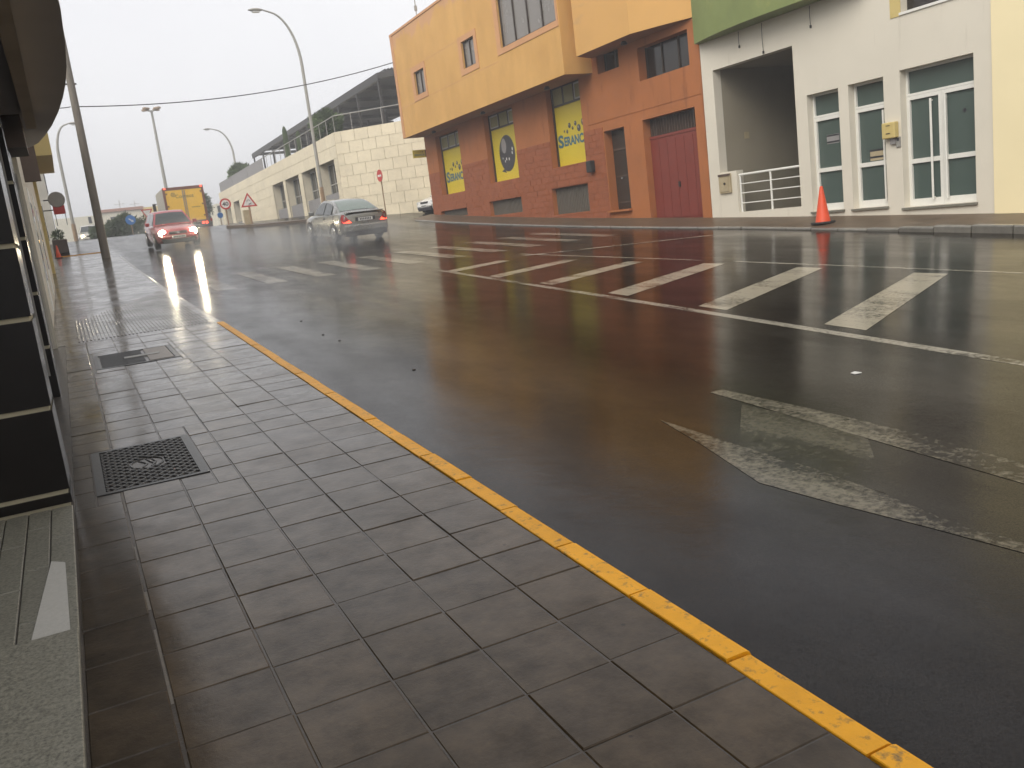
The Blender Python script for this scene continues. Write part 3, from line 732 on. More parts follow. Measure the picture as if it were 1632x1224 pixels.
for h in V:
    v = MB().box(XF+.16, XF+.2, h[0]+.002, h[1]-.002, h[2]+.002, h[3]-.002).build('cellar_vent', 'vent', ob)
    n = int((h[1]-h[0])/.11); sm = MB().box(XF+.135, XF+.159, -.035, .035, 0, h[3]-h[2]-.01).mesh('slat', 'vent')
    for k in range(n): put('slat', sm, v, (0, h[0]+.07+.11*k, h[2]+.005))
d = MB().box(XF+.28, XF+.34, DR[0]+.003, DR[1]-.003, DR[2]+.003, DR[3]-.003).build('door', 'brown_dark', ob)
f = MB(); f.box(XF+.25, XF+.279, DR[0]+.05, DR[1]-.05, 3.3, 3.36); f.box(XF+.25, XF+.279, DR[0]+.1, DR[1]-.1, 2.5, 2.54); f.box(XF+.25, XF+.279, DR[0]+.1, DR[1]-.1, 1.7, 1.74); f.build('rail', 'brown_mid', d)
MB().lathe([(.03, 0), (.035, .04), (.01, .07)], 10, (XF+.2, DR[1]-.45, 2.45), 'x').build('handle', 'chrome', d)
MB().box(XF-.12, XF+.3, DR[0]-.05, DR[1]+.05, DR[2]-.06, DR[2]-.003).build('sill', 'orange', ob)
gd = MB().box(XF+.22, XF+.28, GA[0]+.003, GA[1]-.003, GA[2]+.1, 3.38).build('garage_door', 'red_door', ob)
for k in range(6):
    ya = GA[0]+.05+.385*k; MB().box(XF+.205, XF+.219, ya, ya+.37, 1.12, 3.3).build('panel', 'red_door', gd)
MB().box(XF+.17, XF+.204, 20.35, 20.42, 1.95, 2.1).build('handle', 'steel_dark', gd)
MB().box(XF+.20, XF+.27, GA[0]+.003, GA[1]-.003, 3.385, 3.46).build('rail', 'red_door', gd)
gv = MB().box(XF+.26, XF+.29, GA[0]+.003, GA[1]-.003, 3.463, 3.947).build('garage_grille', 'brown_dark', ob)
gm = MB().box(XF+.225, XF+.258, -.014, .014, 0, .46).mesh('bar', 'brown_mid')
for k in range(19): put('bar', gm, gv, (0, GA[0]+.1+.122*k, 3.47))
for h in (O1, O2):
    p = MB().box(XF+.3, XF+.34, h[0]+.003, h[1]-.003, h[2]+.003, h[3]-.003).build('window', 'glass_brown', ob)
    f = MB(); n = 2 if h is O1 else 3
    for k in range(n+1): yk = h[0]+.03+(h[1]-h[0]-.06)*k/n; MB().box(XF+.27, XF+.299, yk-.025, yk+.025, h[2]+.005, h[3]-.005).build('mullion', 'brown_dark', p)
pb = MB().box(XF-.19, XF-.018, 24.33, 24.62, 2.78, 3.14).build('wall_box', 'rubber', ob, bevel=.03)
# projecting upper floor, larger block
XO = 14.5
wa, wb, wc = (34.98, 36.1, 7.19, 8.12, .14), (29.98, 31.08, 7.27, 8.22, .14), (24.12, 27.9, 7.32, 8.95, .16)
fra, frb, frc = (34.82, 36.4, 6.98, 8.33), (29.75, 31.36, 7.07, 8.42), (24.02, 28.2, 7.14, 9.12)
mb = MB(); grv = [(28.3, 38.3, 8.33, 8.35, .012), (28.3, 38.3, 6.98-.03, 6.97, .012)]
def cutwin(h, fr): return h
uz0, uz1 = 5.72, 10.05
wall_x(mb, XO, 23.98, 38.36, uz0, uz1, [wa, wb, wc])
mb.poly([(XO, 23.98, uz0), (XF+.6, 23.98, uz0), (XF+.6, 23.98, uz1), (XO, 23.98, uz1)]); mb.poly([(XO, 38.36, uz0), (24, 38.36, uz0), (24, 38.36, uz1), (XO, 38.36, uz1)])
mb.poly([(XO, 23.98, uz1), (24, 23.98, uz1), (24, 38.36, uz1), (XO, 38.36, uz1)]); mb.poly([(24, 18.9, 7.5), (24, 38.36, 7.5), (24, 38.36, uz1), (24, 18.9, uz1)])
up1 = mb.build('upper_floor', 'tan_peel', ob)
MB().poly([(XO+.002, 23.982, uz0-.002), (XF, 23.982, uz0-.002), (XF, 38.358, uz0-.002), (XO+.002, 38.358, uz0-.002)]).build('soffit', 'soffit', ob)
for h, fr in ((wa, fra), (wb, frb), (wc, frc)):
    t = MB()
    t.box(XO-.022, XO-.001, fr[0], h[0]-.001, fr[2], fr[3]); t.box(XO-.022, XO-.001, h[1]+.001, fr[1], fr[2], fr[3]); t.box(XO-.022, XO-.001, h[0]-.0005, h[1]+.0005, fr[2], h[2]-.001); t.box(XO-.022, XO-.001, h[0]-.0005, h[1]+.0005, h[3]+.001, fr[3])
    t.build('window_surround', 'tan_trim', ob)
    p = MB().box(XO+.10, XO+.13, h[0]+.002, h[1]-.002, h[2]+.002, h[3]-.002).build('window', 'glass_curtain', ob)
    n = 4 if h is wc else 2; f = MB()
    for k in range(n+1): yk = h[0]+.035+(h[1]-h[0]-.07)*k/n; f.box(XO+.06, XO+.099, yk-.03, yk+.03, h[2]+.003, h[3]-.003)
    for k in range(n):
        ya = h[0]+.066+(h[1]-h[0]-.07)*k/n; yb = h[0]+.004+(h[1]-h[0]-.07)*(k+1)/n; f.box(XO+.062, XO+.098, ya, yb, h[2]+.003, h[2]+.05); f.box(XO+.062, XO+.098, ya, yb, h[3]-.05, h[3]-.003)
    f.build('frame', 'brown_dark', p)
for zz in (8.35, 6.96):
    MB().box(XO-.004, XO-.0005, 31.4 if zz > 8 else 28.22, 38.3, zz, zz+.018).build('render_joint', 'tan_trim', ob)
MB().box(XO-.018, XO-.0005, 33.0, 38.37, 9.62, 10.06).build('parapet_band', 'tan_trim', ob) if False else None
MB().box(XO-.02, XO-.0005, 38.1, 38.37, 5.72, 10.06).build('corner_band', 'tan_trim', ob)
MB().box(XO-.03, XO+.2, 23.97, 38.38, 10.053, 10.14).build('parapet_cap', 'tan_trim', ob)
for yy in (26.0, 31.0, 36.0): MB().lathe([(.09, 0), (.1, .03), (.06, .09)], 12, (15.0, yy, uz0-.1), 'z').build('soffit_lamp', 'steel_dark', ob, True)
# second projecting bay with an angled end
plan = [(XF-.02, 23.9), (14.72, 23.55), (14.72, 20.75), (15.06, 19.9), (XF+.02, 18.95)]
oz = 6.14
mb = MB(); n = len(plan)
mb.add([(x, y, oz) for x, y in plan]+[(x, y, 9.6) for x, y in plan], [(i, i+1, n+i+1, n+i) for i in range(n-1)]+[tuple(range(n, 2*n))])
mb.build('bay', 'tan', ob)
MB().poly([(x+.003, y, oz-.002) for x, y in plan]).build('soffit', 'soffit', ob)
MB().lathe([(.09, 0), (.1, .03), (.06, .09)], 12, (15.1, 21.6, oz-.1), 'z').build('soffit_lamp', 'steel_dark', ob, True)
MB().poly([(XF+.03, 18.88, 7.5), (XF+.03, 24.0, 7.5), (XF+.03, 24.0, 10), (XF+.03, 18.88, 10)]).build('upper_wall', 'orange', ob)
# little yellow sign sticking out of the far corner
s = thing('corner_sign', 'small yellow sign board with blurred lettering at the far corner of the orange building', 'sign', (15.2, 38.5, 5.02))
MB().box(-.31, .29, .0, .05, -.17, .18).build('board', 'sign_yellow', s)
mt = MB(); lettering(mt, 'SERANCA', .13, (-.25, -.003, -.09), (1, 0, 0), (0, 0, 1), .002, .5); mt.build('lettering', 'ink_blue', s)
for k in range(4): MB().lathe([(.012+.006*k, 0), (.012+.006*k, .004)], 10, (-.12+.09*k, -.004, .08), 'y').build('bubble', 'ink_dark', s)
MB().box(.29, .33, .01, .04, -.15, .16).build('bracket', 'steel_dark', s)
MB().box(-.8, -.5, -.02, .02, .33, .36).build('bracket', 'steel_dark', s) if False else None
# aerial on the roof
t = thing('roof_aerial', 'thin television aerial mast on the roof of the orange building', 'aerial', (15.3, 36.9, 10.05))
MB().tube([(0, 0, 0), (0, 0, 4.6)], .022, 6).build('mast', 'galv', t)
for zz, L, n in ((1.55, .5, 2), (2.55, .35, 5), (3.0, .35, 5), (3.4, .3, 5)):
    b = MB(); b.tube([(0, -.5, zz), (0, .5, zz)], .01, 5)
    for k in range(n): yk = -.45+.9*k/max(1, n-1); b.tube([(-L, yk, zz), (L, yk, zz)], .007, 5)
    b.build('antenna_rods', 'galv', t)
MB().box(-.06, .06, -.06, .06, 1.35, 1.6).build('junction_box', 'galv', t); MB().box(-.05, .05, -.05, .05, .75, .95).build('junction_box', 'galv', t)

# ------------------------------------------------------------------ white building
wb_ = thing('white_building', 'white house with glazed doors and an open stairwell behind a railing', 'building')
GO = (15.65, 18.42, 1.10, 4.70, .25)
D1, D2, D3 = (14.39, 15.30, .96, 3.55, .30), (13.21, 14.12, .95, 3.56, .30), (11.19, 12.81, .89, 3.60, .30)
UW = (10.95, 12.72, 4.68, 5.9, .25)
mb = MB(); wall_x(mb, XF, 10.82, 18.85, .2, 7.4, [GO, D1, D2, D3, UW]); shell(mb, XF, 24, 10.82, 18.85, .2, 7.4)
mb.build('wall', 'white_wall', wb_)
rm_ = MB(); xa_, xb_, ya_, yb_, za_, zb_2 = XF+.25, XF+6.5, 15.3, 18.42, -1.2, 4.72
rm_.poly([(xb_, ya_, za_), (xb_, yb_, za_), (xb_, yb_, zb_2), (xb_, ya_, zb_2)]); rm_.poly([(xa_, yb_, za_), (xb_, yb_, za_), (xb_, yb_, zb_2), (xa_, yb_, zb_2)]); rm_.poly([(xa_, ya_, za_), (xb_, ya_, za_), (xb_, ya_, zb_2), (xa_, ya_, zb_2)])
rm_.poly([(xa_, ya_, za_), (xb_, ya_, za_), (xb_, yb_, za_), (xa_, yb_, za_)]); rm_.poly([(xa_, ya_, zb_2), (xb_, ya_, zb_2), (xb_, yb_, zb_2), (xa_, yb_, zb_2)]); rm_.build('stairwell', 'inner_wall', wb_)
MB().box(XF+.002, XF+.22, 17.80, 18.43, 1.101, 2.15).build('parapet', 'white_wall', wb_)
MB().box(XF+.35, XF+.37, 17.25, 17.45, 3.5, 3.6) if False else None
mbx = MB().box(XF-.05, XF-.001, 18.0, 18.44, 1.62, 2.10).build('meter_box', 'beige_box', wb_)
MB().box(XF-.062, XF-.0505, 18.06, 18.38, 1.66, 2.02).build('lid', 'beige_box', mbx); MB().box(XF-.07, XF-.045, 18.0, 18.44, 2.05, 2.103).build('hood', 'brown_mid', mbx)
MB().lathe([(.03, 0), (.03, .02)], 8, (XF-.085, 18.2, 1.86), 'x').build('lock', 'steel_dark', mbx)
ra = thing('railing', 'white tubular railing across the open stairwell of the white building', 'railing', (XF+.08, 16.7, 1.10))
L0, L1 = -1.05, 1.09
MB().tube([(0, L0, .93), (0, L1, .93)], .030, 10).build('handrail', 'white_metal', ra, True)
for zz in (.22, .47, .70): MB().tube([(0, L0, zz), (0, L1-.02, zz)], .014, 8).build('bar', 'white_metal', ra, True)
for yy in (L1-.03, -.02): MB().tube([(0, yy, -.02), (0, yy, .92)], .026, 8).build('post', 'white_metal', ra, True)
MB().box(XF+.9, XF+1.05, 18.405, 18.418, 2.95, 3.12).build('switch_box', 'beige_box', wb_)
def glazed(h, double, name='glass_door'):
    y0, y1, z0, z1, d = h; xb = XF+.2; zt = z1-.52
    g = MB().box(xb+.02, xb+.04, y0+.002, y1-.002, z0+.002, z1-.002).build(name, 'glass_teal', wb_)
    f = MB()
    def fr(a, b, c_, d_, w_): 
        f.box(xb-.03, xb+.019, a, a+w_, c_, d_); f.box(xb-.03, xb+.019, b-w_, b, c_, d_); f.box(xb-.03, xb+.019, a+w_, b-w_, c_, c_+w_); f.box(xb-.03, xb+.019, a+w_, b-w_, d_-w_, d_)
    fr(y0+.003, y1-.003, zt, z1-.003, .045)
    leaves = [(y0+.003, y1-.003)] if not double else [(y0+.003, (y0+y1)/2-.002), ((y0+y1)/2+.002, y1-.003)]
    for (a, b) in leaves:
        fr(a, b, z0+.003, zt-.004, .075)
        f.box(xb-.028, xb+.018, a+.075, b-.075, z0+.86, z0+.95); f.box(xb-.028, xb+.018, a+.075, b-.075, z0+.078, z0+.15)
    f.build('frame', 'white_metal', g)
    hnd = MB(); yh = [y0+.13] if not double else [(y0+y1)/2+.21, (y0+y1)/2-.11]
    for yy in yh:
        hnd.tube([(xb-.09, yy, z0+.12), (xb-.09, yy, zt-.12)], .022, 8)
        for zz in (z0+.16, zt-.16): hnd.tube([(xb-.09, yy, zz), (xb-.03, yy, zz)], .014, 6)
    if not (h is D1): hnd.build('pull_bar', 'white_metal', g, True)
    MB().box(XF-.05, XF+.19, y0-.03, y1+.03, z0-.045, z0-.001).build('door_sill', 'granite', wb_)
    return g, xb
g, xb = glazed(D1, False)
nt_ = MB().box(xb+.014, xb+.0195, 14.62, 14.98, 2.42, 2.62).build('notice', 'panel_grey', g)
for k, zz in enumerate((2.58, 2.44)): MB().box(xb+.011, xb+.0138, 14.62, 14.98, zz, zz+.035).build('notice_band', 'ink_dark', g)
rr = MB(); 
for k in range(3): rr.tube([(XF+.8, 14.45, 1.55-.25*k), (XF+.8, 15.2, 1.1-.25*k)], .012, 6)
g, xb = glazed(D2, False)
MB().box(xb+.014, xb+.0195, 13.42, 13.80, 1.92, 2.14).build('notice', 'beige_box', g)
for zz in (2.11, 1.97): MB().box(xb+.011, xb+.0138, 13.40, 13.82, zz, zz+.04).build('notice_band', 'ink_dark', g)
g, xb = glazed(D3, True)
MB().lathe([(.04, 0), (.04, .006)], 14, (xb+.012, 11.55, 2.62), 'x').build('sticker', 'ink_dark', g)
p = MB().box(XF+.18, XF+.22, UW[0]+.003, UW[1]-.003, UW[2]+.003, UW[3]-.003).build('window', 'glass_brown', wb_)
MB().box(XF-.03, XF+.17, UW[0]-.03, UW[1]+.03, UW[2]-.05, UW[2]-.001).build('window_sill', 'white_metal', wb_)
MB().box(XF-.012, XF-.0008, UW[1]+.004, UW[1]+.25, 4.62, 6.1).build('window_surround', 'mail_yellow', wb_)
for (yy, za, zb2) in ((17.35, 5.08, 5.4), (16.55, 4.78, 5.4), (15.05, 5.0, 5.4)):
    s_ = MB(); s_.tube([(XF-.02, yy, zb2), (XF-.03, yy, (za+zb2)/2), (XF-.02, yy, za)], .006, 6); s_.box(XF-.035, XF-.005, yy-.018, yy+.018, za-.06, za); s_.build('hanging_cable', 'steel_dark', wb_)
# green balcony
gp = [(XF+.0, 18.86), (15.30, 18.80), (15.12, 18.1), (15.0, 17.4), (14.93, 16.6), (14.91, 15.8), (14.93, 15.0), (15.0, 14.2), (15.12, 13.6), (XF, 13.2)]
ga = thing('green_balcony', 'rounded green balcony on the white building', 'balcony', (0, 0, 0))
MB().prism([(x, y, 5.43) for x, y in gp], (0, 0, .2)).build('slab', 'green_paint', ga)
MB().prism([(x-.004, y, 5.431) for x, y in gp[1:-1]]+[(x+.12, y, 5.431) for x, y in reversed(gp[1:-1])], (0, 0, 1.25)).build('parapet', 'green_paint', ga)
ml = MB().box(XF-.13, XF-.001, 12.87, 13.19, 2.31, 2.63); mo = tag(ml.build('mailbox', 'mail_yellow', None, bevel=.02), 'yellow letter box on the white wall between the glazed doors', 'mailbox')
MB().box(XF-.136, XF-.131, 12.98, 13.08, 2.40, 2.42).build('slot', 'steel_dark', mo); MB().box(XF-.136, XF-.131, 12.98, 13.08, 2.56, 2.572).build('slot', 'steel_dark', mo); MB().box(XF-.06, XF-.002, 12.93, 13.05, 2.19, 2.309).build('holder', 'panel_grey', mo)
ic = tag(MB().box(XF-.03, XF-.001, 12.83, 12.93, 2.12, 2.32).build('intercom', 'steel_grey'), 'small grey door intercom panel beside the double glass door', 'intercom')
MB().box(XF-.034, XF-.031, 12.85, 12.91, 2.24, 2.30).build('speaker', 'ink_dark', ic)
cw = thing('cream_building', 'plain cream rendered house front next to the white building', 'building')
MB().box(XF-.03, 24, -12, 10.812, .0, 7.8).build('wall', 'cream_wall', cw)
MB().box(XF-.06, XF-.031, 2.0, 3.1, .3, 2.6).build('door', 'brown_mid', cw); MB().box(XF-.05, XF-.031, 5.0, 6.4, 1.5, 2.8).build('window', 'glass_dark', cw)

# ------------------------------------------------------------------ pale stone building up the hill
SX, SY = 13.9, 47.0
stn = thing('stone_building', 'long low building clad in pale stone panels with a dark roof pergola', 'building')
dv = Vector((.697, -.717, 0)); nv = Vector((-.717, -.697, 0)); cor = Vector((SX, SY, 0)); EZ = 7.24; EL = 7.8
e = cor+dv*EL
mb = MB(); mb.prism([(SX+.03, SY+.012, 1.2), (e.x, e.y, 1.2), (e.x+14, e.y, 1.2), (e.x+14, 87, 1.2), (SX+.6, 87, 1.2), (SX+.6, SY+1.0, 1.2)], (0, 0, EZ-1.2-.03)); mb.build('core', 'stone_joint', stn)
pm = {}
def panel(u0, u1, z0, z1, base, du, nn, name='stone_panel', th=.02, g_=.008):
    k = (round(u1-u0, 3), round(z1-z0, 3), tuple(du))
    if k not in pm:
        a, b = (u1-u0)/2-g_, (z1-z0)/2-g_; mb = MB(); d_ = Vector(du); v = []
        for (q, r, s_) in ((-a, -b, 0), (a, -b, 0), (a, b, 0), (-a, b, 0), (-a, -b, 1), (a, -b, 1), (a, b, 1), (-a, b, 1)): v.append(d_*q+up*r+Vector(nn)*(th*s_))
        mb.add(v, [(4, 5, 6, 7), (0, 1, 5, 4), (1, 2, 6, 5), (2, 3, 7, 6), (3, 0, 4, 7)]); pm[k] = mb.mesh('stone_panel', 'stone')
    c_ = Vector(base)+Vector(du)*((u0+u1)/2); return put(name, pm[k], stn, (c_.x, c_.y, (z0+z1)/2))
ch, cwid = .583, .80
for r in range(9):
    z1 = EZ-ch*r; z0 = z1-ch; u = 0; first = cwid if r % 2 else cwid*.5
    while u < EL-.01:
        u1 = min(u+(first if u == 0 else cwid), EL); panel(u, u1, z0, z1, cor+nv*.002, dv, nv); u = u1
yv = Vector((0, 1, 0)); xn = Vector((-1, 0, 0))
bays = [(47.75, 50.9), (51.75, 55.1), (56.0, 59.7), (60.4, 63.8), (77.4, 80.2), (82.0, 85.2)]
for r in range(2):                                   # band above the bays
    z1 = EZ-.66*r; y = SY; k = 0
    while y < 86.9:
        y1 = min(y+(1.2 if (k or r) else .6), 87); 
        panel(y-SY, y1-SY, z1-.66, z1, Vector((SX+.002, SY, 0)), yv, xn); y = y1; k += 1
edges = [SY]+[v for b in bays for v in b]+[87.0]
MB().box(SX+.03, SX+.58, SY+1.0, 87, 5.918, EZ-.035).build('lintel', 'stone_shade', stn)
for i in range(0, len(edges), 2):                     # piers between the bays
    a, b = edges[i], edges[i+1]
    MB().box(SX+.032, SX+.58, max(a, SY+.05)+.03, b-.012, 1.8, 5.917).build('pier', 'stone_shade', stn)
    z1 = 5.92; 
    while z1 > 3.0:
        u = a
        while u < b-.02:
            n = max(1, round((b-a)/1.2)); st = (b-a)/n; panel(u-SY, u+st-SY, z1-.66, z1, Vector((SX+.002, SY, 0)), yv, xn); u += st
        z1 -= .66
for (a, b) in bays:
    MB().box(SX+.12, SX+.18, a+.003, b-.003, 3.35, 4.2).build('spandrel', 'panel_grey', stn)
    p = MB().box(SX+.54, SX+.58, a, b, 4.0, 5.9).build('window', 'glass_dark', stn)
    f = MB(); n = 3
    for k in range(n+1): yk = a+.04+(b-a-.08)*k/n; f.box(SX+.48, SX+.539, yk-.035, yk+.035, 4.0, 5.9)
    for zz in (4.75, 5.85): f.box(SX+.485, SX+.538, a+.08, b-.08, zz-.03, zz+.03)
    f.build('frame', 'galv', p)
    MB().box(SX+.12, SX+.16, a+.003, b-.003, 2.6, 3.2).build('cellar_opening', 'brown_dark', stn)
# pergola on the roof
pg = thing('roof_pergola', 'dark steel pergola with a slatted roof on top of the stone building', 'pergola', (0, 0, EZ))
PX = 16.9; a0 = Vector((PX, 47.4)); b0 = Vector((PX, 84.0)); far_ = 25.0
mb = MB(); H0, H1 = 2.55, 3.0
mb.box(PX, PX+.18, 47.4, 84, H0+.05, H1); mb.build('edge_beam', 'steel_dark', pg)
e0 = Vector((PX, 47.38, 0)); d2 = Vector((.697, -.717, 0))
MB().prism([(PX+.002, 47.39, H0+.15), (PX+8, 47.39-8.2, H0+.15), (PX+8.1, 47.6-8.2, H0+.15), (PX+.18, 47.6, H0+.15)], (0, 0, H1-H0-.152)).build('edge_beam', 'steel_dark', pg)
for k in range(10):
    y = 47.6+4.0*k
    MB().box(PX+.03, PX+.15, y-.07, y+.07, -.02, H0+.148).build('post', 'steel_dark', pg); MB().box(PX+4.5, PX+4.65, y-.07, y+.07, -.02, H0+.1).build('post', 'steel_dark', pg)
    MB().box(PX+.182, PX+8, y-.06, y+.06, H0+.22, H0+.45).build('cross_beam', 'steel_dark', pg)
for k in range(3):
    q = e0+d2*(2.2+2.2*k); MB().box(q.x-.06, q.x+.06, q.y+.05, q.y+.17, -.02, H0+.148).build('post', 'steel_dark', pg)
sm = MB().box(0, .05, 0, 31, 0, .16).mesh('slat', 'steel_dark')
for k in range(52): put('slat', sm, pg, (PX+.3+.145*k, 51.5, H0+.452))
tri = MB()
for k in range(30):
    x = PX+.4+.145*k; yl = 47.6-(x-PX)*1.03; tri.box(x, x+.05, yl, 51.4, H0+.47, H0+.6)
tri.build('slat_panel', 'steel_dark', pg)
# parapet railing
rl = thing('roof_railing', 'thin metal railing along the roof edge of the stone building', 'railing', (0, 0, EZ))
rb = MB(); rb.tube([(SX+.15, 47.2, .85), (SX+.15, 66.5, .85)], .03, 6); q = cor+dv*7.5; rb.tube([(SX+.15, 47.2, .85), (q.x+.2, q.y+.2, .85)], .03, 6); rb.build('handrail', 'steel_grey', rl)
for k in range(14): MB().tube([(SX+.15, 47.3+1.48*k, -.03), (SX+.15, 47.3+1.48*k, .84)], .02, 6).build('post', 'steel_grey', rl)
for k in range(4):
    q = cor+dv*(1.0+1.8*k); MB().tube([(q.x+.17, q.y+.17, -.03), (q.x+.17, q.y+.17, .84)], .02, 6).build('post', 'steel_grey', rl)
for (y0, y1) in ((66.6, 72.5), (72.6, 79.5), (79.6, 86.6)):
    MB().box(SX+.12, SX+.15, y0, y1, -.02, .86).build('mesh_panel', 'panel_grey', rl)

# leafy things
def leaves(c, rad, n, size, seed, flat=1.0, upw=.0):
    rnd = random.Random(seed); mb = MB(); c = Vector(c)
    for i in range(n):
        while True:
            p = Vector((rnd.uniform(-1, 1), rnd.uniform(-1, 1), rnd.uniform(-1, 1)))
            if .15 < p.length < 1: break
        lump = .78+.22*math.sin(5*p.x+seed)*math.cos(4*p.y+p.z*3)
        if p.length > lump: p *= lump*rnd.uniform(.75, 1)/p.length
        q = c+Vector((p.x*rad[0], p.y*rad[1], p.z*rad[2]))
        d = (p.normalized()+Vector((rnd.uniform(-1, 1), rnd.uniform(-1, 1), rnd.uniform(-.6, 1)))).normalized(); a = d.orthogonal().normalized(); s_ = size*rnd.uniform(.6, 1.3)
        mb.add([q-a*s_*.35, q+d*s_*.5-a.cross(d)*s_*.1, q+a*s_*.35, q+d*s_], [(0, 1, 2, 3)][:1]) if False else mb.add([q-a*s_*.3, q+d*s_*.9, q+a*s_*.3], [(0, 1, 2)])
    return mb
def bush(name, label, cat, loc, rad, n, size, seed, m='leaf', trunk=None):
    t = thing(name, label, cat, loc)
    leaves((0, 0, rad[2]*.85+(trunk or 0)), rad, n, size, seed).build('crown', m, t)
    tr = MB(); rnd = random.Random(seed)
    for k in range(5):
        a = rnd.uniform(0, 2*PI); tr.tube([(0, 0, -.03), (.2*rad[0]*math.cos(a), .2*rad[1]*math.sin(a), rad[2]*.5+(trunk or 0)*.7), (.5*rad[0]*math.cos(a), .5*rad[1]*math.sin(a), rad[2]+(trunk or 0))], [.05, .035, .015], 6)
    tr.build('trunk', 'bark', t); return t
bush('roof_shrub', 'broad green shrub spreading under the pergola on the roof terrace', 'shrub', (15.6, 54.2, EZ), (1.0, 2.3, .95), 2600, .26, 3, 'leaf', .55)
bush('roof_shrub', 'small round green shrub at the far end of the roof terrace', 'shrub', (14.8, 80.0, EZ), (1.0, 2.6, .75), 1500, .26, 5, 'leaf', .55)
def cactus(label, loc, h, r):
    t = thing('cactus', label, 'cactus', loc); mb = MB(); vs = []; n = 20
    prof_ = [(0, .8), (.3, 1.0), (.7, 1.0), (.9, .85), (1.0, .3)]
    for (u, k) in prof_:
        for i in range(n):
            rr = r*k*(1 if i % 2 else .82); vs.append((rr*math.cos(2*PI*i/n), rr*math.sin(2*PI*i/n), h*u))
    mb.add(vs, [(j*n+i, j*n+(i+1) % n, (j+1)*n+(i+1) % n, (j+1)*n+i) for j in range(4) for i in range(n)]+[tuple(range(4*n, 5*n))]); mb.build('stem', 'leaf_dark', t)
    MB().lathe([(r*1.2, -.02), (r*1.5, .35), (r*1.3, .36)], 14).build('pot', 'far_trim', t)
cactus('tall columnar cactus standing in a pot on the roof terrace', (15.3, 63.6, EZ), 2.6, .18)
cactus('shorter columnar cactus in a pot beside the tall one on the roof', (15.3, 60.0, EZ), 1.8, .17)

# pavement corner in front of the stone building
cpv = tag(MB().prism([(14.4, 45.2, 0), (13.6, 46.2, 0), (8.9, 47.6, 0), (7.95, 49.2, 0), (9.6, 58, 0), (12.2, 66, 0), (13.85, 86, 0), (13.85, 47, 0)], (0, 0, .01)).build('corner_pavement', 'pave_right'), kind='structure')
for v in cpv.data.vertices: v.co.z = prof(v.co.y)+(.11 if v.index >= 8 else -.1)
vv = cpv.data

# ------------------------------------------------------------------ poles, lamps, wire
b = Vector((1.37, 36.0, prof(36)+.1))
t = thing('utility_pole', 'thick weathered wooden pole at the end of the pavement', 'pole', b)
MB().tube([(0, 0, -.1), (.0, 0, 2), (.005, 0, 5), (.01, 0, 9.2)], [.155, .148, .135, .115], 14).build('shaft', 'pole_wood', t, True)
MB().tube([(-.17, 0, 6.2), (.19, 0, 6.2)], .03, 6).build('insulator_arm', 'steel_dark', t)
A = b+Vector((.1, 0, 5.55)); Bp = Vector((14.47, 38.33, 8.99)); mb = MB(); pts = []
A = atY(117, 170, 36.0)
for i in range(31):
    u = i/30; p = A.lerp(Bp, u); p.z -= .45*4*u*(1-u); pts.append(p)
mb.tube(pts, .018, 6); tag(mb.build('overhead_cable', 'wire'), 'thin black overhead cable strung from the wooden pole to the orange building', 'cable')
A2 = A.copy(); mb = MB(); A2.x -= .1
mb.tube([A2.lerp(Vector((-.4, 30.5, 6.9)), i/10)-up*(.15*4*(i/10)*(1-i/10)) for i in range(11)], .016, 6); tag(mb.build('overhead_cable', 'wire'), 'short black cable from the wooden pole to the houses beside the pavement', 'cable')

def lamp_single(label, loc, h, reach, r0, head=1.0, side=-1):
    t = thing('street_lamp', label, 'street lamp', loc); path = [(0, 0, -.1), (0, 0, h*.35), (0, 0, h*.74)]
    for i in range(1, 11):
        a = i/10*PI*.46; path.append((side*reach*(1-math.cos(a)), 0, h*.74+(h*.25)*math.sin(a)))
    path.append((side*(reach+.15), 0, h*.997))
    n = len(path); MB().tube(path, [r0*(1-.62*i/n) for i in range(n)], 12).build('post', 'galv', t, True)
    MB().tube([(0, 0, -.1), (0, 0, 1.6)], r0*1.25, 12).build('base', 'galv_rust', t)
    e_ = path[-1]; hd = MB()
    def fn(u, v):
        a = 2*PI*v; k = math.sin(PI*min(max(u, .03), .97))**.6; return (e_[0]+side*(u*.75*head), e_[1]+.16*head*k*math.cos(a), e_[2]+.02+.09*head*k*math.sin(a))
    hd.grid(fn, 8, 12); hd.build('lamp_head', 'galv', t, True)
    MB().box(e_[0]+side*.55*head if side < 0 else e_[0]+.2*head, e_[0]+side*.2*head if side < 0 else e_[0]+.55*head, -.1*head, .1*head, e_[2]-.10*head, e_[2]-.05*head).build('lens', 'lamp_lens', t)
    return t
lamp_single('tall curved street lamp standing before the stone building', (12.55, 46.2, prof(46.2)+.1), 10.4, 1.35, .088)
lamp_single('distant curved street lamp beyond the low end of the stone building', (16.4, 90, prof(90)), 9.6, 1.5, .11)
l2 = lamp_single('slender street lamp on the side road beyond the thick wooden pole', (1.06, 75, prof(75)), 8.9, .9, .12, 1.2, 1)
t = thing('street_lamp', 'tall lamp mast with four heads beyond the yellow truck', 'street lamp', (8.64, 80, prof(80)))
MB().tube([(0, 0, -.1), (0, 0, 5), (0, 0, 10.2)], [.17, .13, .09], 12).build('post', 'galv', t, True)
for k in range(4):
    a = PI/4+PI/2*k; MB().tube([(0, 0, 10.1), (.5*math.cos(a), .5*math.sin(a), 10.25)], .04, 6).build('arm', 'galv', t)
    m_ = MB().box(-.28, .28, -.16, .16, -.08, .08).build('lamp_head', 'galv_rust', t, bevel=.05); m_.location = (.6*math.cos(a), .6*math.sin(a), 10.3); m_.rotation_euler = (0, 0, a)

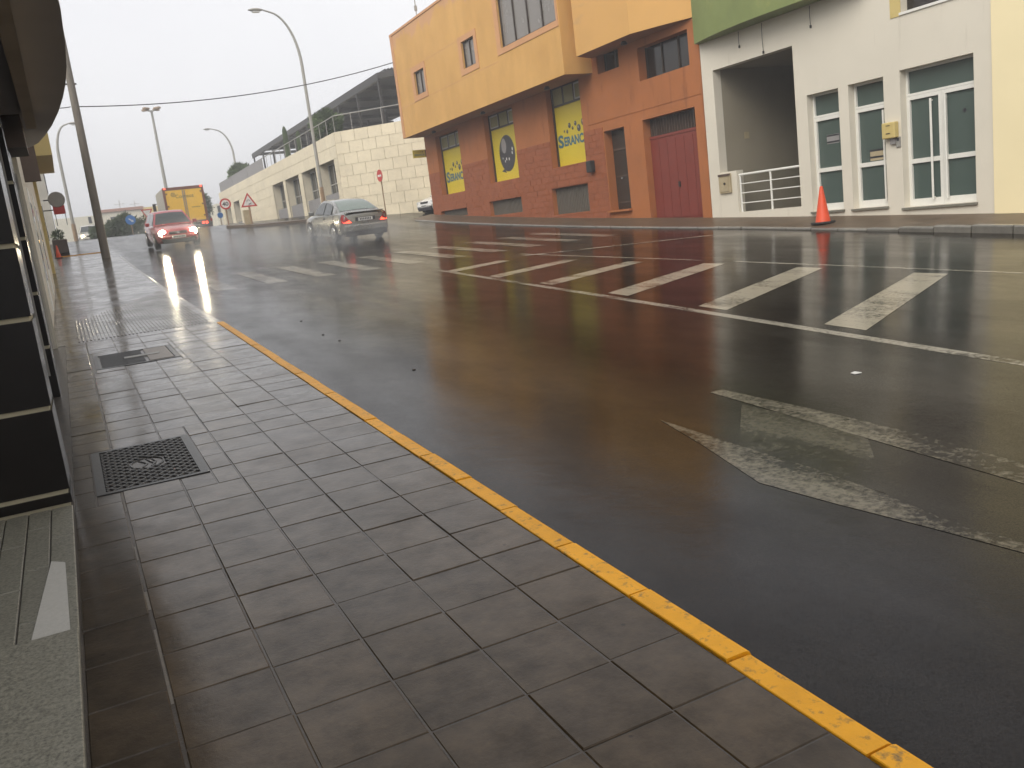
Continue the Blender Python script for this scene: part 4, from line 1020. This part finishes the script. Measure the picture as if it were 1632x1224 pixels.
# ------------------------------------------------------------------ road signs
def sign_post(t, h, r=.035): MB().tube([(0, .03, -.1), (0, .03, h)], r, 8).build('post', 'galv_rust', t, True)
def disc(mb, r, y, z, n=32): return mb.poly([(r*math.cos(2*PI*i/n), y, z+r*math.sin(2*PI*i/n)) for i in range(n)])
def ringd(mb, r0, r1, y, z, n=32):
    for i in range(n):
        a, b_ = 2*PI*i/n, 2*PI*(i+1)/n; mb.poly([(r0*math.cos(a), y, z+r0*math.sin(a)), (r1*math.cos(a), y, z+r1*math.sin(a)), (r1*math.cos(b_), y, z+r1*math.sin(b_)), (r0*math.cos(b_), y, z+r0*math.sin(b_))])
    return mb
def place(px, py, Y, z0): p = atY(px, py, Y); return p
c = atY(359, 325, 50.5); zb0 = prof(50.5)+.1
t = thing('speed_sign', 'round red rimmed speed limit sign reading 40', 'road sign', (c.x, 50.5, zb0)); hz = c.z-zb0
sign_post(t, hz+.2); MB().lathe([(.30, 0), (.30, .025)], 32, (0, -.026, hz), 'y').build('plate', 'sign_white', t)
ringd(MB(), .215, .30, -.028, hz).build('rim', 'sign_red', t)
mt = MB(); lettering(mt, '40', .30, (-.165, -.029, hz-.105), (1, 0, 0), up, .008, .33); mt.build('lettering', 'ink_dark', t)
c = atY(396, 322, 48.5); zb0 = prof(48.5)+.1; hz = c.z-zb0
t = thing('warning_sign', 'triangular red rimmed warning sign with bent arrows', 'road sign', (c.x, 48.5, zb0), (0, 0, 0)); sign_post(t, hz+.1, .05)
tr3 = lambda s_, y: [(-s_*.5, y, hz-s_*.289), (s_*.5, y, hz-s_*.289), (0, y, hz+s_*.577)]
MB().prism(tr3(.86, -.03), (0, .025, 0)).build('plate', 'sign_white', t)
o_, i_ = tr3(.86, -.033), tr3(.60, -.033); rm = MB()
for k in range(3): rm.poly([o_[k], o_[(k+1) % 3], i_[(k+1) % 3], i_[k]])
rm.build('rim', 'sign_red', t)
ar = MB(); ar.tube([(.09*math.cos(a/10), -.034, hz+.02+.09*math.sin(a/10)) for a in range(4, 36, 4)], .013, 5); ar.tube([(-.02, -.034, hz-.13), (.13, -.034, hz-.06)], .022, 5); ar.build('arrows', 'ink_dark', t)
MB().box(-.32, .04, .05, .4, 0, .75).build('cabinet', 'beige_box', t)
c = atY(605.5, 280, 43.6); zb0 = prof(43.6); hz = c.z-zb0
t = thing('no_entry_sign', 'red no entry sign on a thin post seen almost edge on', 'road sign', (c.x, 43.6, zb0), (0, 0, math.radians(-83))); sign_post(t, hz+.25, .03)
MB().lathe([(.30, 0), (.30, .025)], 32, (0, -.026, hz), 'y').build('plate', 'sign_red', t); MB().box(-.2, .2, -.031, -.0265, hz-.05, hz+.05).build('bar', 'sign_white', t)
c = atY(208, 350.5, 73); zb0 = prof(73)+.1; hz = c.z-zb0
t = thing('roundabout_sign', 'round blue direction sign with a white arrow before the traffic island shrubs', 'road sign', (c.x, 73, zb0)); sign_post(t, hz+.1)
MB().lathe([(.36, 0), (.36, .025)], 28, (0, -.026, hz), 'y').build('plate', 'sign_blue', t); ar = MB(); ar.tube([(-.12, -.03, hz+.1), (.1, -.03, hz-.08)], .045, 6); ar.poly([(.2, -.031, hz-.16), (.16, -.031, hz+.02), (.02, -.031, hz-.15)]); ar.build('arrow', 'sign_white', t)
c = atY(234, 339, 74); zb0 = prof(74)+.1; hz = c.z-zb0
t = thing('give_way_sign', 'white and red give way triangle among the traffic island shrubs', 'road sign', (c.x, 74, zb0), (0, 0, .2)); sign_post(t, hz+.2)
tr4 = lambda s_, y: [(-s_*.5, y, hz+s_*.289), (s_*.5, y, hz+s_*.289), (0, y, hz-s_*.577)]
MB().prism(tr4(.9, -.03), (0, .025, 0)).build('plate', 'sign_white', t); o_, i_ = tr4(.9, -.033), tr4(.62, -.033); rm = MB()
for k in range(3): rm.poly([o_[k], o_[(k+1) % 3], i_[(k+1) % 3], i_[k]])
rm.build('rim', 'sign_red', t)
c = atY(351, 343, 66); zb0 = prof(66); hz = c.z-zb0
t = thing('parking_sign', 'small round blue sign beside the far end of the stone building', 'road sign', (c.x, 66, zb0)); sign_post(t, hz+.1)
MB().lathe([(.2, 0), (.2, .025)], 24, (0, -.026, hz), 'y').build('plate', 'sign_blue', t)

# scraps on the road
p = onroad(1363, 596); tag(MB().prism([(p.x-.03, p.y-.02, prof(p.y)+.002), (p.x+.035, p.y-.03, prof(p.y)+.002), (p.x+.03, p.y+.03, prof(p.y)+.004), (p.x-.02, p.y+.025, prof(p.y)+.003)], (0, 0, .006)).build('paper_scrap', 'sign_white'), 'tiny white paper scrap on the wet road before the hatch bars', 'litter')
for (px, py) in ((480, 512), (515, 534), (541, 543), (660, 590), (337, 467)):
    p = onroad(px, py); tag(MB().prism([(p.x-.014, p.y-.014, prof(p.y)+.002), (p.x+.014, p.y-.01, prof(p.y)+.002), (p.x+.016, p.y+.02, prof(p.y)+.004), (p.x-.01, p.y+.024, prof(p.y)+.003)], (0, 0, .006)).build('dead_leaf', 'brown_dark'), 'tiny dark dead leaf lying on the wet near lane', 'leaf', 'dead leaves on the near lane')
# cones
def cone(label, loc, h, rot=0):
    t = thing('traffic_cone', label, 'traffic cone', loc, (0, 0, rot)); k = h/.75
    MB().lathe([(.15*k, .04*k), (.145*k, .06*k), (.03*k, .74*k), (.018*k, .75*k)], 24).build('cone_body', 'cone_orange', t, True)
    MB().prism([(.24*k*math.cos(2*PI*(i+.5)/8), .24*k*math.sin(2*PI*(i+.5)/8), 0) for i in range(8)], (0, 0, .042*k)).build('base', 'rubber', t, bevel=.008)
p = onroad(1312, 358, .06); cone('orange traffic cone on a black base before the white building', (p.x, p.y, prof(p.y)+rz(p.x, p.y)), .80, .3)
p = atY(92, 402, 39.2); cone('small orange cone by the yellow kerb at the far end of the pavement', (p.x, 39.2, prof(39.2)+.12), .50)
# litter bin / planter at the corner
bx = thing('planter', 'dark planter with a scruffy plant by the corner house', 'planter', (-.05, 44, prof(44)+.0))
MB().box(-.3, .3, -.3, .3, 0, .6).build('pot', 'brown_dark', bx, bevel=.03); leaves((0, 0, .78), (.26, .26, .3), 200, .13, 12).build('crown', 'leaf_dark', bx)

# ------------------------------------------------------------------ vehicles
def wheel(t, x, y, r, wd=.2, spokes=5):
    mb = MB(); w2 = wd/2
    mb.lathe([(r*.62, -w2), (r*.93, -w2), (r, -w2*.6), (r, w2*.6), (r*.93, w2), (r*.62, w2)], 24, (0, 0, 0), 'x'); o = mb.build('wheel', 'rubber', t, True); o.location = (x, y, r)
    s_ = 1 if x > 0 else -1; rm = MB(); rm.lathe([(r*.64, 0), (r*.64, s_*.01)], 24, (s_*w2*.97, 0, 0), 'x')
    r_o = rm.build('rim', 'steel_grey', o)
    sp_ = MB()
    for k in range(spokes):
        a = 2*PI*k/spokes; ca_, sa_ = math.cos(a), math.sin(a); q = [(.06*r, -.1*r), (.62*r, -.07*r), (.62*r, .07*r), (.06*r, .1*r)]
        sp_.prism([(s_*w2*1.06, u*ca_-v*sa_, u*sa_+v*ca_) for u, v in q], (s_*.02, 0, 0))
    sp_.lathe([(.14*r, 0), (.13*r, s_*.02)], 12, (s_*w2*1.08, 0, 0), 'x'); sp_.lathe([(.66*r, 0), (.60*r, s_*.02), (.6*r, 0)], 24, (s_*w2*1.04, 0, 0), 'x'); sp_.build('rim', 'chrome', o)
def car(name, label, loc, rot, st, gh, paint, axles, wr, lights, wbase=.80, tumble=.44, zbelt=.95, group=None):
    t = thing(name, label, 'car', loc, rot)
    def ring(s_):
        y, w_, zl, zm, zt = s_; half = [(0, zl-.02), (w_*.88, zl-.02), (w_*.965, zl+.03), (w_*.99, zm-.12), (w_*1.0, zm+.04), (w_*.985, zm+(zt-zm)*.55), (w_*.95, zt-.05), (w_*.88, zt-.008), (w_*.5, zt+.018), (0, zt+.025)]
        return [(x, y, z) for x, z in half]+[(-x, y, z) for x, z in reversed(half[1:-1])]
    rings = [ring(s_) for s_ in st]; n = len(rings[0]); mb = MB(); vs = [p for r_ in rings for p in r_]
    mb.add(vs, [(i*n+k, i*n+(k+1) % n, (i+1)*n+(k+1) % n, (i+1)*n+k) for i in range(len(rings)-1) for k in range(n)]+[tuple(range(n)), tuple(range((len(rings)-1)*n, len(rings)*n))])
    body = mb.build('body', paint, t, True)
    wz = lambda z: wbase-(z-zbelt)*tumble
    top = gh; m_ = len(top); mb = MB()
    def sec(y, z, k=0): ww = wz(z)+k; return [(-ww, y, z), (-ww*.55, y, z+.022), (0, y, z+.03), (ww*.55, y, z+.022), (ww, y, z)]
    # finer roof line by Catmull-Rom through the given points
    def crp(i, u):
        p0, p1, p2, p3 = [top[min(max(j, 0), m_-1)] for j in (i-1, i, i+1, i+2)]
        return tuple(.5*((2*p1[k])+(-p0[k]+p2[k])*u+(2*p0[k]-5*p1[k]+4*p2[k]-p3[k])*u*u+(-p0[k]+3*p1[k]-3*p2[k]+p3[k])*u**3) for k in (0, 1))
    ln = [crp(i, u/5) for i in range(m_-1) for u in range(5)]+[top[-1]]
    vs = [p for (y, z) in ln for p in sec(y, z)]
    mb.add(vs, [(i*5+k, i*5+k+1, (i+1)*5+k+1, (i+1)*5+k) for i in range(len(ln)-1) for k in range(4)])
    for s_ in (-1, 1):
        vv_ = []
        for (y, z) in ln: vv_ += [(s_*wz(z), y, z), (s_*(wz(zbelt)+.0), y, min(z, zbelt-.06))]
        mb.add(vv_, [(2*i, 2*i+1, 2*i+3, 2*i+2) for i in range(len(ln)-1)])
    cab = mb.build('cabin', paint, t, True)
    def zat(y):
        for i in range(len(ln)-1):
            if ln[i][0] <= y <= ln[i+1][0]: u = (y-ln[i][0])/(ln[i+1][0]-ln[i][0]+1e-9); return ln[i][1]*(1-u)+ln[i+1][1]*u
        return zbelt
    def screen(y0, y1, m, ins=.09):
        g = MB(); n2 = 8; vs = []
        for i in range(n2+1):
            y = y0+(y1-y0)*i/n2; z = zat(y); dzdy = (zat(y+.01)-zat(y-.01))/.02; nl = Vector((0, -dzdy, 1)).normalized()*.012
            ww = wz(z)-ins
            for x, c_ in ((-ww, .006), (-ww*.5, .02), (0, .03), (ww*.5, .02), (ww, .006)): vs.append((x, y+nl.y, z+c_+nl.z))
        g.add(vs, [(i*5+k, i*5+k+1, (i+1)*5+k+1, (i+1)*5+k) for i in range(n2) for k in range(4)]); return g.build('window', m, t, True)
    def side(y0, y1, m='glass_car'):
        for s_ in (-1, 1):
            vs = []; n2 = 8
            for i in range(n2+1):
                y = y0+(y1-y0)*i/n2; zt_ = zat(y)-.065; zb_ = min(zbelt+.01, zt_); vs += [(s_*(wz(zt_)+.010), y, zt_), (s_*(wz(zb_)+.010), y, zb_)]
            MB().add(vs, [(2*i, 2*i+1, 2*i+3, 2*i+2) for i in range(n2)]).build('window', m, t)
    for (y, r_) in [(a, wr) for a in axles]:
        wmax = max(s_[1] for s_ in st)
        for s_ in (-1, 1):
            arch = MB(); arch.poly([(s_*(wmax+.004), y+(r_+.06)*math.cos(PI*i/16), r_+(r_+.06)*math.sin(PI*i/16)) for i in range(17)]+[(s_*(wmax+.004), y-(r_+.06), r_-.12), (s_*(wmax+.004), y+(r_+.06), r_-.12)]); arch.build('wheel_arch', 'rubber', t)
            wheel(t, s_*(wmax-.075), y, r_, .19)
    return t, screen, side, zat, wz
sed = [(-2.24, .66, .44, .62, .80), (-2.20, .78, .36, .60, .93), (-2.08, .84, .30, .58, 1.0), (-1.85, .865, .26, .58, 1.02), (-1.3, .872, .24, .58, 1.0), (-.6, .872, .21, .58, .955), (.4, .872, .21, .58, .93), (1.1, .868, .22, .58, .925), (1.6, .855, .24, .56, .87), (2.0, .82, .26, .54, .78), (2.2, .74, .3, .52, .69), (2.28, .64, .36, .5, .60)]
shg = [(-1.72, 1.0), (-1.12, 1.27), (-.62, 1.395), (-.05, 1.43), (.42, 1.38), (1.28, .92)]
yc0 = 32.35
t, scr, sid, zat_, wz_ = car('saloon_car', 'silver saloon car driving away with its red tail lights on', (9.42, yc0, prof(yc0)), (math.atan(slope(yc0)), 0, math.radians(3)), sed, shg, 'paint_silver', (-1.28, 1.43), .315, None, .80, .46, .95)
scr(-1.62, -.72, 'glass_rear', .07); scr(.52, 1.2, 'glass_car', .08); sid(-.98, -.22); sid(-.14, .75)
for s_ in (-1, 1):
    q = [(s_*.80, -2.165, .66), (s_*.50, -2.228, .66), (s_*.66, -2.19, .84), (s_*.745, -2.15, .955), (s_*.80, -2.10, .95), (s_*.842, -2.06, .80), (s_*.845, -2.06, .66)]
    tl = MB().prism([(a, b_-.045, c_) for a, b_, c_ in q], (0, .06, 0)).build('tail_light', 'lens_red', t)
    MB().prism([(a, b_-.056, c_) for a, b_, c_ in ((s_*.80, -2.165, .668), (s_*.53, -2.225, .668), (s_*.60, -2.205, .75), (s_*.83, -2.08, .75))], (0, .01, 0)).build('lit_lens', 'tail_on', tl)
    MB().box(s_*.98-.09, s_*.98+.09, .62, .76, .93, 1.07).build('mirror', 'paint_silver', t, bevel=.03)
    MB().box(s_*.874-.012, s_*.874+.012, -.42, -.24, .80, .825).build('handle', 'steel_dark', t); MB().box(s_*.874-.012, s_*.874+.012, .42, .6, .80, .825).build('handle', 'steel_dark', t)
    MB().box(s_*.85-.03, s_*.85+.03, -.92, 1.06, .17, .27).build('side_skirt', 'paint_silver', t, bevel=.015)
pl = MB().box(-.36, .36, -2.252, -2.2, .70, .83).build('plate_recess', 'ink_dark', t)
pl2 = MB().box(-.26, .26, -2.262, -2.2535, .71, .815).build('number_plate', 'sign_white', t)
for k in range(7):
    MB().box(-.21+.062*k, -.17+.062*k, -2.266, -2.2625, .73, .80).build('mark', 'ink_dark', pl2)
MB().box(-.80, .80, -2.285, -2.1, .36, .60).build('bumper', 'paint_silver', t, bevel=.05)
MB().box(-.76, .76, -2.26, -2.0, .20, .425).build('lower_bumper', 'steel_dark', t, bevel=.03)
MB().box(-.7, .7, -2.232, -2.1, .995, 1.03).build('boot_lip', 'paint_silver', t, bevel=.012)
for xx in (-.3, .32): MB().box(xx-.12, xx+.12, -1.0, -.86, .96, 1.22).build('headrest', 'ink_dark', t, bevel=.04)

hat = [(-1.92, .68, .42, .6, .82), (-1.85, .78, .34, .6, .92), (-1.6, .82, .26, .58, .94), (-1.2, .825, .24, .58, .93), (0, .825, .21, .58, .915), (.9, .825, .22, .58, .905), (1.35, .815, .24, .55, .85), (1.7, .785, .26, .52, .77), (1.86, .72, .30, .5, .70), (1.93, .62, .36, .48, .60)]
hgh = [(-1.82, .94), (-1.55, 1.25), (-1.15, 1.38), (-.3, 1.42), (.25, 1.38), (1.02, .90)]
def hatch_car(name, label, loc, rot, paint, head, sc_=1.0, lit=True):
    t, scr, sid, za, wz = car(name, label, loc, rot, hat, hgh, paint, (-1.22, 1.22), .29, None, .76, .42, .93)
    t.scale = (sc_, sc_, sc_)
    scr(.32, .96, 'glass_car', .07); scr(-1.74, -1.38, 'glass_car', .07); sid(-1.3, -.5); sid(-.42, .55)
    for s_ in (-1, 1):
        hl = MB().box(s_*.60-.16, s_*.60+.16, 1.80, 1.885, .55, .71).build('headlight', 'lamp_lens', t, bevel=.03)
        if lit: MB().lathe([(.125, 0), (.11, .014)], 18, (s_*.585, 1.886, .635), 'y').build('bulb', head, hl)
        MB().box(s_*.92-.08, s_*.92+.08, .42, .56, .90, 1.04).build('mirror', paint, t, bevel=.03)
        MB().box(s_*.56-.09, s_*.56+.09, 1.90, 1.955, .34, .42).build('fog_light', 'ink_dark', t, bevel=.015)
        MB().box(s_*.70-.08, s_*.70+.08, -1.93, -1.82, .62, .80).build('tail_light', 'lens_red', t, bevel=.02)
    MB().box(-.34, .34, 1.84, 1.942, .58, .69).build('grille', 'ink_dark', t, bevel=.02); MB().box(-.05, .05, 1.94, 1.952, .60, .68).build('badge', 'chrome', t)
    MB().box(-.66, .66, 1.80, 1.975, .42, .535).build('bumper', paint, t, bevel=.04); MB().box(-.62, .62, 1.78, 1.955, .24, .40).build('lower_grille', 'ink_dark', t, bevel=.03)
    pl = MB().box(-.26, .26, 1.976, 1.985, .43, .53).build('number_plate', 'sign_white', t)
    for k in range(7): MB().box(-.21+.062*k, -.17+.062*k, 1.9855, 1.988, .45, .51).build('mark', 'ink_dark', pl)
    MB().tube([(-.3, .92, .935), (.35, .55, 1.16)], .008, 5).build('wiper', 'ink_dark', t)
    return t
yr = 39.9
hatch_car('hatchback_car', 'red hatchback coming downhill with its headlights on', (4.17, yr, prof(yr)+.02), (-math.atan(slope(yr)), 0, PI+.03), 'paint_red', 'head_on', 1.02)
pv = atY(147, 388, 88)
hatch_car('van', 'pale van with amber headlights coming along the side road', (pv.x, 88, prof(88)), (-.015, 0, PI+.02), 'paint_cream', 'head_amber', 1.22)['category'] = 'van'
hatch_car('parked_car', 'dark parked car beyond the yellow truck', (9.4, 72, prof(72)), (.015, 0, .1), 'paint_black', 'head_on', 1.05, False)
hatch_car('parked_car', 'white parked car nosing out behind the orange building', (18.35, 42.3, prof(42.3)), (-.05, .0, PI*.5+.2), 'paint_white', 'head_on', 1.0, False)

# truck
yt = 60.44
tkx = atY(334, 350, 58).x-1.19
tk = thing('box_truck', 'box truck with tall yellow rear doors driving away uphill', 'truck', (tkx, yt, prof(yt)-.03), (math.atan(slope(60))*.6, 0, math.radians(-1.2)))
bx0, bx1, bz0, bz1 = -1.19, 1.19, .46, 2.62
MB().box(bx0+.01, bx1-.01, -2.44, 3.4, bz0, bz1-.02).build('box_body', 'truck_beige', tk)
fr = MB(); fr.box(bx0, bx0+.13, -2.5, -2.35, bz0-.05, bz1); fr.box(bx1-.13, bx1, -2.5, -2.35, bz0-.05, bz1); fr.box(bx0+.131, bx1-.131, -2.5, -2.35, bz1-.17, bz1-.001); fr.box(bx0+.131, bx1-.131, -2.5, -2.35, bz0-.049, bz0+.07); fr.build('door_frame', 'truck_frame', tk)
for s_ in (-1, 1):
    a, b_ = (bx0+.14, -.012) if s_ < 0 else (.012, bx1-.14)
    dd = MB().box(a, b_, -2.485, -2.445, bz0+.08, bz1-.18).build('rear_door', 'truck_yellow', tk)
    MB().tube([(s_*.06, -2.505, bz0+.1), (s_*.06, -2.505, bz1-.2)], .022, 8).build('lock_bar', 'galv', dd)
    for zz in (.8, 1.5, 2.25): MB().box(s_*1.0-.05, s_*1.0+.05, -2.512, -2.486, zz-.04, zz+.04).build('hinge', 'truck_frame', dd)
    MB().box(s_*1.06-.06, s_*1.06+.06, -2.53, -2.501, bz1-.11, bz1-.01).build('marker_light', 'marker_on', tk)
    tl = MB().box(s_*.95-.2, s_*.95+.2, -2.5, -2.4, .26, .44).build('tail_light', 'lens_red', tk)
    for xx in (-.1, .1): MB().lathe([(.075, 0), (.07, -.012)], 16, (s_*.95+xx, -2.5, .35), 'y').build('lit_lens', 'tail_on' if s_ > 0 else 'lens_red', tl)
mt = MB(); lettering(mt, 'Correos', .32, (-.50, -2.487, 1.95), (1, 0, 0), up, .002, 1.05); mt.build('lettering', 'ink_truck', tk)
em = MB(); ringd(em, .09, .13, -2.488, 2.17, 20); em.poly([(.05*math.cos(2*PI*i/10)-.0, -2.488, 2.17+.05*math.sin(2*PI*i/10)) for i in range(10)]); eo = em.build('emblem', 'ink_truck', tk); eo.location.x = -.62
mt = MB(); 
for k in range(5): mt.box(.35+.1*k, .42+.1*k, -2.489, -2.4865, 1.32, 1.37)
mt.build('lettering', 'ink_truck', tk)
MB().box(-.45, .45, -2.3, 5.0, .32, .45).build('chassis', 'steel_dark', tk); MB().box(-1.0, 1.0, -2.48, -2.36, .14, .25).build('rear_bumper', 'steel_dark', tk)
MB().box(-.28, .28, -2.49, -2.481, .15, .24).build('number_plate', 'sign_white', tk)
cabm = MB(); cabm.prism([(-1.0, 3.5, .6), (-1.0, 5.3, .6), (-1.0, 5.35, 1.3), (-1.0, 5.05, 2.25), (-1.0, 4.8, 2.4), (-1.0, 3.5, 2.4)], (2.0, 0, 0)); cabm.build('cab', 'truck_yellow', tk)
for s_ in (-1, 1):
    MB().box(s_*1.012-.008, s_*1.012+.008, 3.9, 4.8, 1.5, 2.15).build('cab_window', 'glass_car', tk); MB().box(s_*1.28-.1, s_*1.28+.1, 4.75, 4.85, 1.6, 2.1).build('mirror', 'steel_dark', tk); MB().tube([(s_*1.0, 4.8, 2.1), (s_*1.28, 4.8, 2.05)], .02, 6).build('mirror_arm', 'steel_dark', tk)
    for yy in (-1.2, 4.3): wheel(tk, s_*.92, yy, .36, .28)

# ------------------------------------------------------------------ traffic island and far houses
isl = thing('traffic_island', 'planted roundabout island with a white kerb', 'traffic island', (0, 0, 0))
ic_, ir = Vector((5.2, 79.5)), (4.6, 4.5)
mb = MB(); n = 40; rg = []
for k, (r_, h) in enumerate(((1.0, -.3), (1.0, .2), (.95, .22), (.94, .16))):
    rg += [(ic_.x+ir[0]*r_*math.cos(2*PI*i/n), ic_.y+ir[1]*r_*math.sin(2*PI*i/n), prof(79.5)+h) for i in range(n)]
mb.add(rg, [(k*n+i, k*n+(i+1) % n, (k+1)*n+(i+1) % n, (k+1)*n+i) for k in range(3) for i in range(n)]); mb.build('kerb', 'sign_white', isl)
MB().poly([(ic_.x+ir[0]*.945*math.cos(2*PI*i/n), ic_.y+ir[1]*.945*math.sin(2*PI*i/n), prof(79.5)+.17) for i in range(n)]).build('soil', 'soil', isl)
zi = prof(79.5)+.16
bush('island_shrub', 'low dark shrub at the left end of the traffic island planting', 'shrub', (2.9, 79.0, zi), (1.0, 1.2, .75), 1100, .20, 21, 'leaf_dark')
bush('island_shrub', 'broad rounded shrub in the middle of the traffic island', 'shrub', (4.4, 79.6, zi), (1.5, 1.4, 1.0), 2000, .20, 22, 'leaf_dark')
bush('island_tree', 'spiky palm like bush rising behind the give way sign', 'bush', (5.0, 80.6, zi), (1.0, 1.0, .95), 1600, .42, 23, 'leaf', .25)
bush('island_shrub', 'small upright shrub beside the red car on the traffic island', 'shrub', (6.4, 79.4, zi), (1.2, 1.2, .9), 1300, .20, 24, 'leaf_dark')
bush('street_tree', 'dark bushy tree behind the truck near the parked car', 'tree', (12.2, 92, prof(92)), (2.2, 2.2, 1.7), 2600, .3, 25, 'leaf_dark', 1.2)

def house(name, label, px0, px1, pyt, Y, depth, m, wins=(), roof=None, dx=0):
    a, b_ = atY(px0, pyt, Y), atY(px1, pyt-(px1-px0)*.105, Y); t = thing(name, label, 'building', (0, 0, 0)); zt_ = (a.z+b_.z)/2
    MB().box(a.x, b_.x, Y, Y+depth, prof(Y)-.3, zt_).build('wall', m, t)
    if roof: MB().box(a.x-.2, b_.x+.2, Y-.25, Y+depth, zt_+.002, zt_+.35).build('roof', roof, t)
    for (q0, q1, r0, r1) in wins:
        p_, q_ = atY(q0, r0, Y), atY(q1, r1, Y); w_ = MB().box(p_.x, q_.x, Y-.06, Y-.002, q_.z, p_.z).build('window', 'glass_dark', t)
        MB().box(p_.x-.1, q_.x+.1, Y-.12, Y-.003, q_.z-.12, q_.z-.002).build('sill', m, w_)
    return t, a, b_, zt_
house('far_house', 'plain white garden wall and shed beyond the side road', 86, 150, 350, 118, 10, 'far_white', [(140, 147, 346, 356)])
t, a, b_, zt_ = house('far_house', 'white house with brown trim beyond the traffic island', 158, 226, 340, 122, 9, 'far_white', [(176, 186, 346, 353)], 'far_trim')
MB().box(a.x+.4, b_.x, 121.6, 121.98, prof(122)+2.4, prof(122)+2.65).build('ledge', 'far_trim', t)
house('far_house', 'yellow house beside the white house beyond the traffic island', 214, 262, 332, 128, 10, 'far_yellow')
house('far_house', 'pale house with a reddish door beyond the truck', 333, 346, 330, 125, 10, 'far_yellow', [(336, 341, 338, 346)])
house('far_house', 'cream house front beside the far end of the stone building', 343, 372, 325, 118, 10, 'far_white', [(346, 352, 328, 338), (355, 360, 327, 337)])
for i, (px, py) in enumerate(((194, 335), (222, 331))):
    p_ = atY(px, py, 124); t = thing('roof_aerial', ('thin aerial on the roof of the far white house', 'second thin aerial over the far yellow house')[i], 'aerial', (p_.x, 126 if i == 0 else 130, p_.z-.6))
    MB().tube([(0, 0, -.6), (0, 0, 2.0)], .04, 5).build('mast', 'galv', t); MB().tube([(-.6, 0, 1.5), (.6, 0, 1.5)], .03, 5).build('antenna_rods', 'galv', t)

# ------------------------------------------------------------------ spray thrown up by the tyres
def spray(label, c, half, dens):
    m = bpy.data.materials.new('spray'); m.use_nodes = True; t_ = m.node_tree; t_.nodes.clear(); nm = 'spray%d' % len(M); M[nm] = m
    tc = N(t_, 'ShaderNodeTexCoord'); mp = N(t_, 'ShaderNodeMapping'); mp.inputs['Scale'].default_value = tuple(1/h for h in half); t_.links.new(tc.outputs['Object'], mp.inputs['Vector'])
    ln = N(t_, 'ShaderNodeVectorMath', operation='LENGTH'); t_.links.new(mp.outputs[0], ln.inputs[0])
    fall = N(t_, 'ShaderNodeMapRange', interpolation_type='SMOOTHSTEP'); fall.inputs['From Min'].default_value = 1.0; fall.inputs['From Max'].default_value = .15; t_.links.new(ln.outputs['Value'], fall.inputs['Value'])
    nz = N(t_, 'ShaderNodeTexNoise', Scale=1.3, Detail=4.); t_.links.new(tc.outputs['Object'], nz.inputs['Vector'])
    nr = N(t_, 'ShaderNodeMapRange'); nr.inputs['From Min'].default_value = .35; nr.inputs['From Max'].default_value = .65; t_.links.new(nz.outputs[0], nr.inputs['Value'])
    mu = N(t_, 'ShaderNodeMath', operation='MULTIPLY'); t_.links.new(fall.outputs[0], mu.inputs[0]); t_.links.new(nr.outputs[0], mu.inputs[1])
    m2 = N(t_, 'ShaderNodeMath', operation='MULTIPLY'); t_.links.new(mu.outputs[0], m2.inputs[0]); m2.inputs[1].default_value = dens
    pv = N(t_, 'ShaderNodeVolumePrincipled'); pv.inputs['Color'].default_value = (.92, .93, .95, 1); t_.links.new(m2.outputs[0], pv.inputs['Density'])
    out = N(t_, 'ShaderNodeOutputMaterial'); t_.links.new(pv.outputs[0], out.inputs['Volume'])
    o = MB().box(-half[0], half[0], -half[1], half[1], -half[2]*.5, half[2]).build('tyre_spray', nm); o.location = c
    return tag(o, label, kind='stuff')
spray('mist of spray behind the silver saloon car', (9.2, 29.8, prof(29.8)+.18), (2.6, 4.2, .8), .2)
spray('mist of spray around the red hatchback', (4.4, 41.0, prof(41)+.25), (2.6, 6.0, 1.1), .2)
spray('thin drifting mist of spray over the zebra crossing lanes', (5.2, 30.0, prof(30)+.2), (3.4, 13.0, .9), .17)

# ------------------------------------------------------------------ rain haze
hz_ = MB().box(-170, 180, -38, 425, -3.5, 17.5)
hm = bpy.data.materials.new('haze'); hm.use_nodes = True; M['haze'] = hm; ht = hm.node_tree; ht.nodes.clear()
pv_ = ht.nodes.new('ShaderNodeVolumePrincipled'); pv_.inputs['Color'].default_value = (.93, .94, .96, 1); pv_.inputs['Density'].default_value = .0034; pv_.inputs['Anisotropy'].default_value = .2
hout = ht.nodes.new('ShaderNodeOutputMaterial'); ht.links.new(pv_.outputs[0], hout.inputs['Volume'])
tag(hz_.build('haze', 'haze'), 'thin grey rain haze filling the street', kind='stuff')
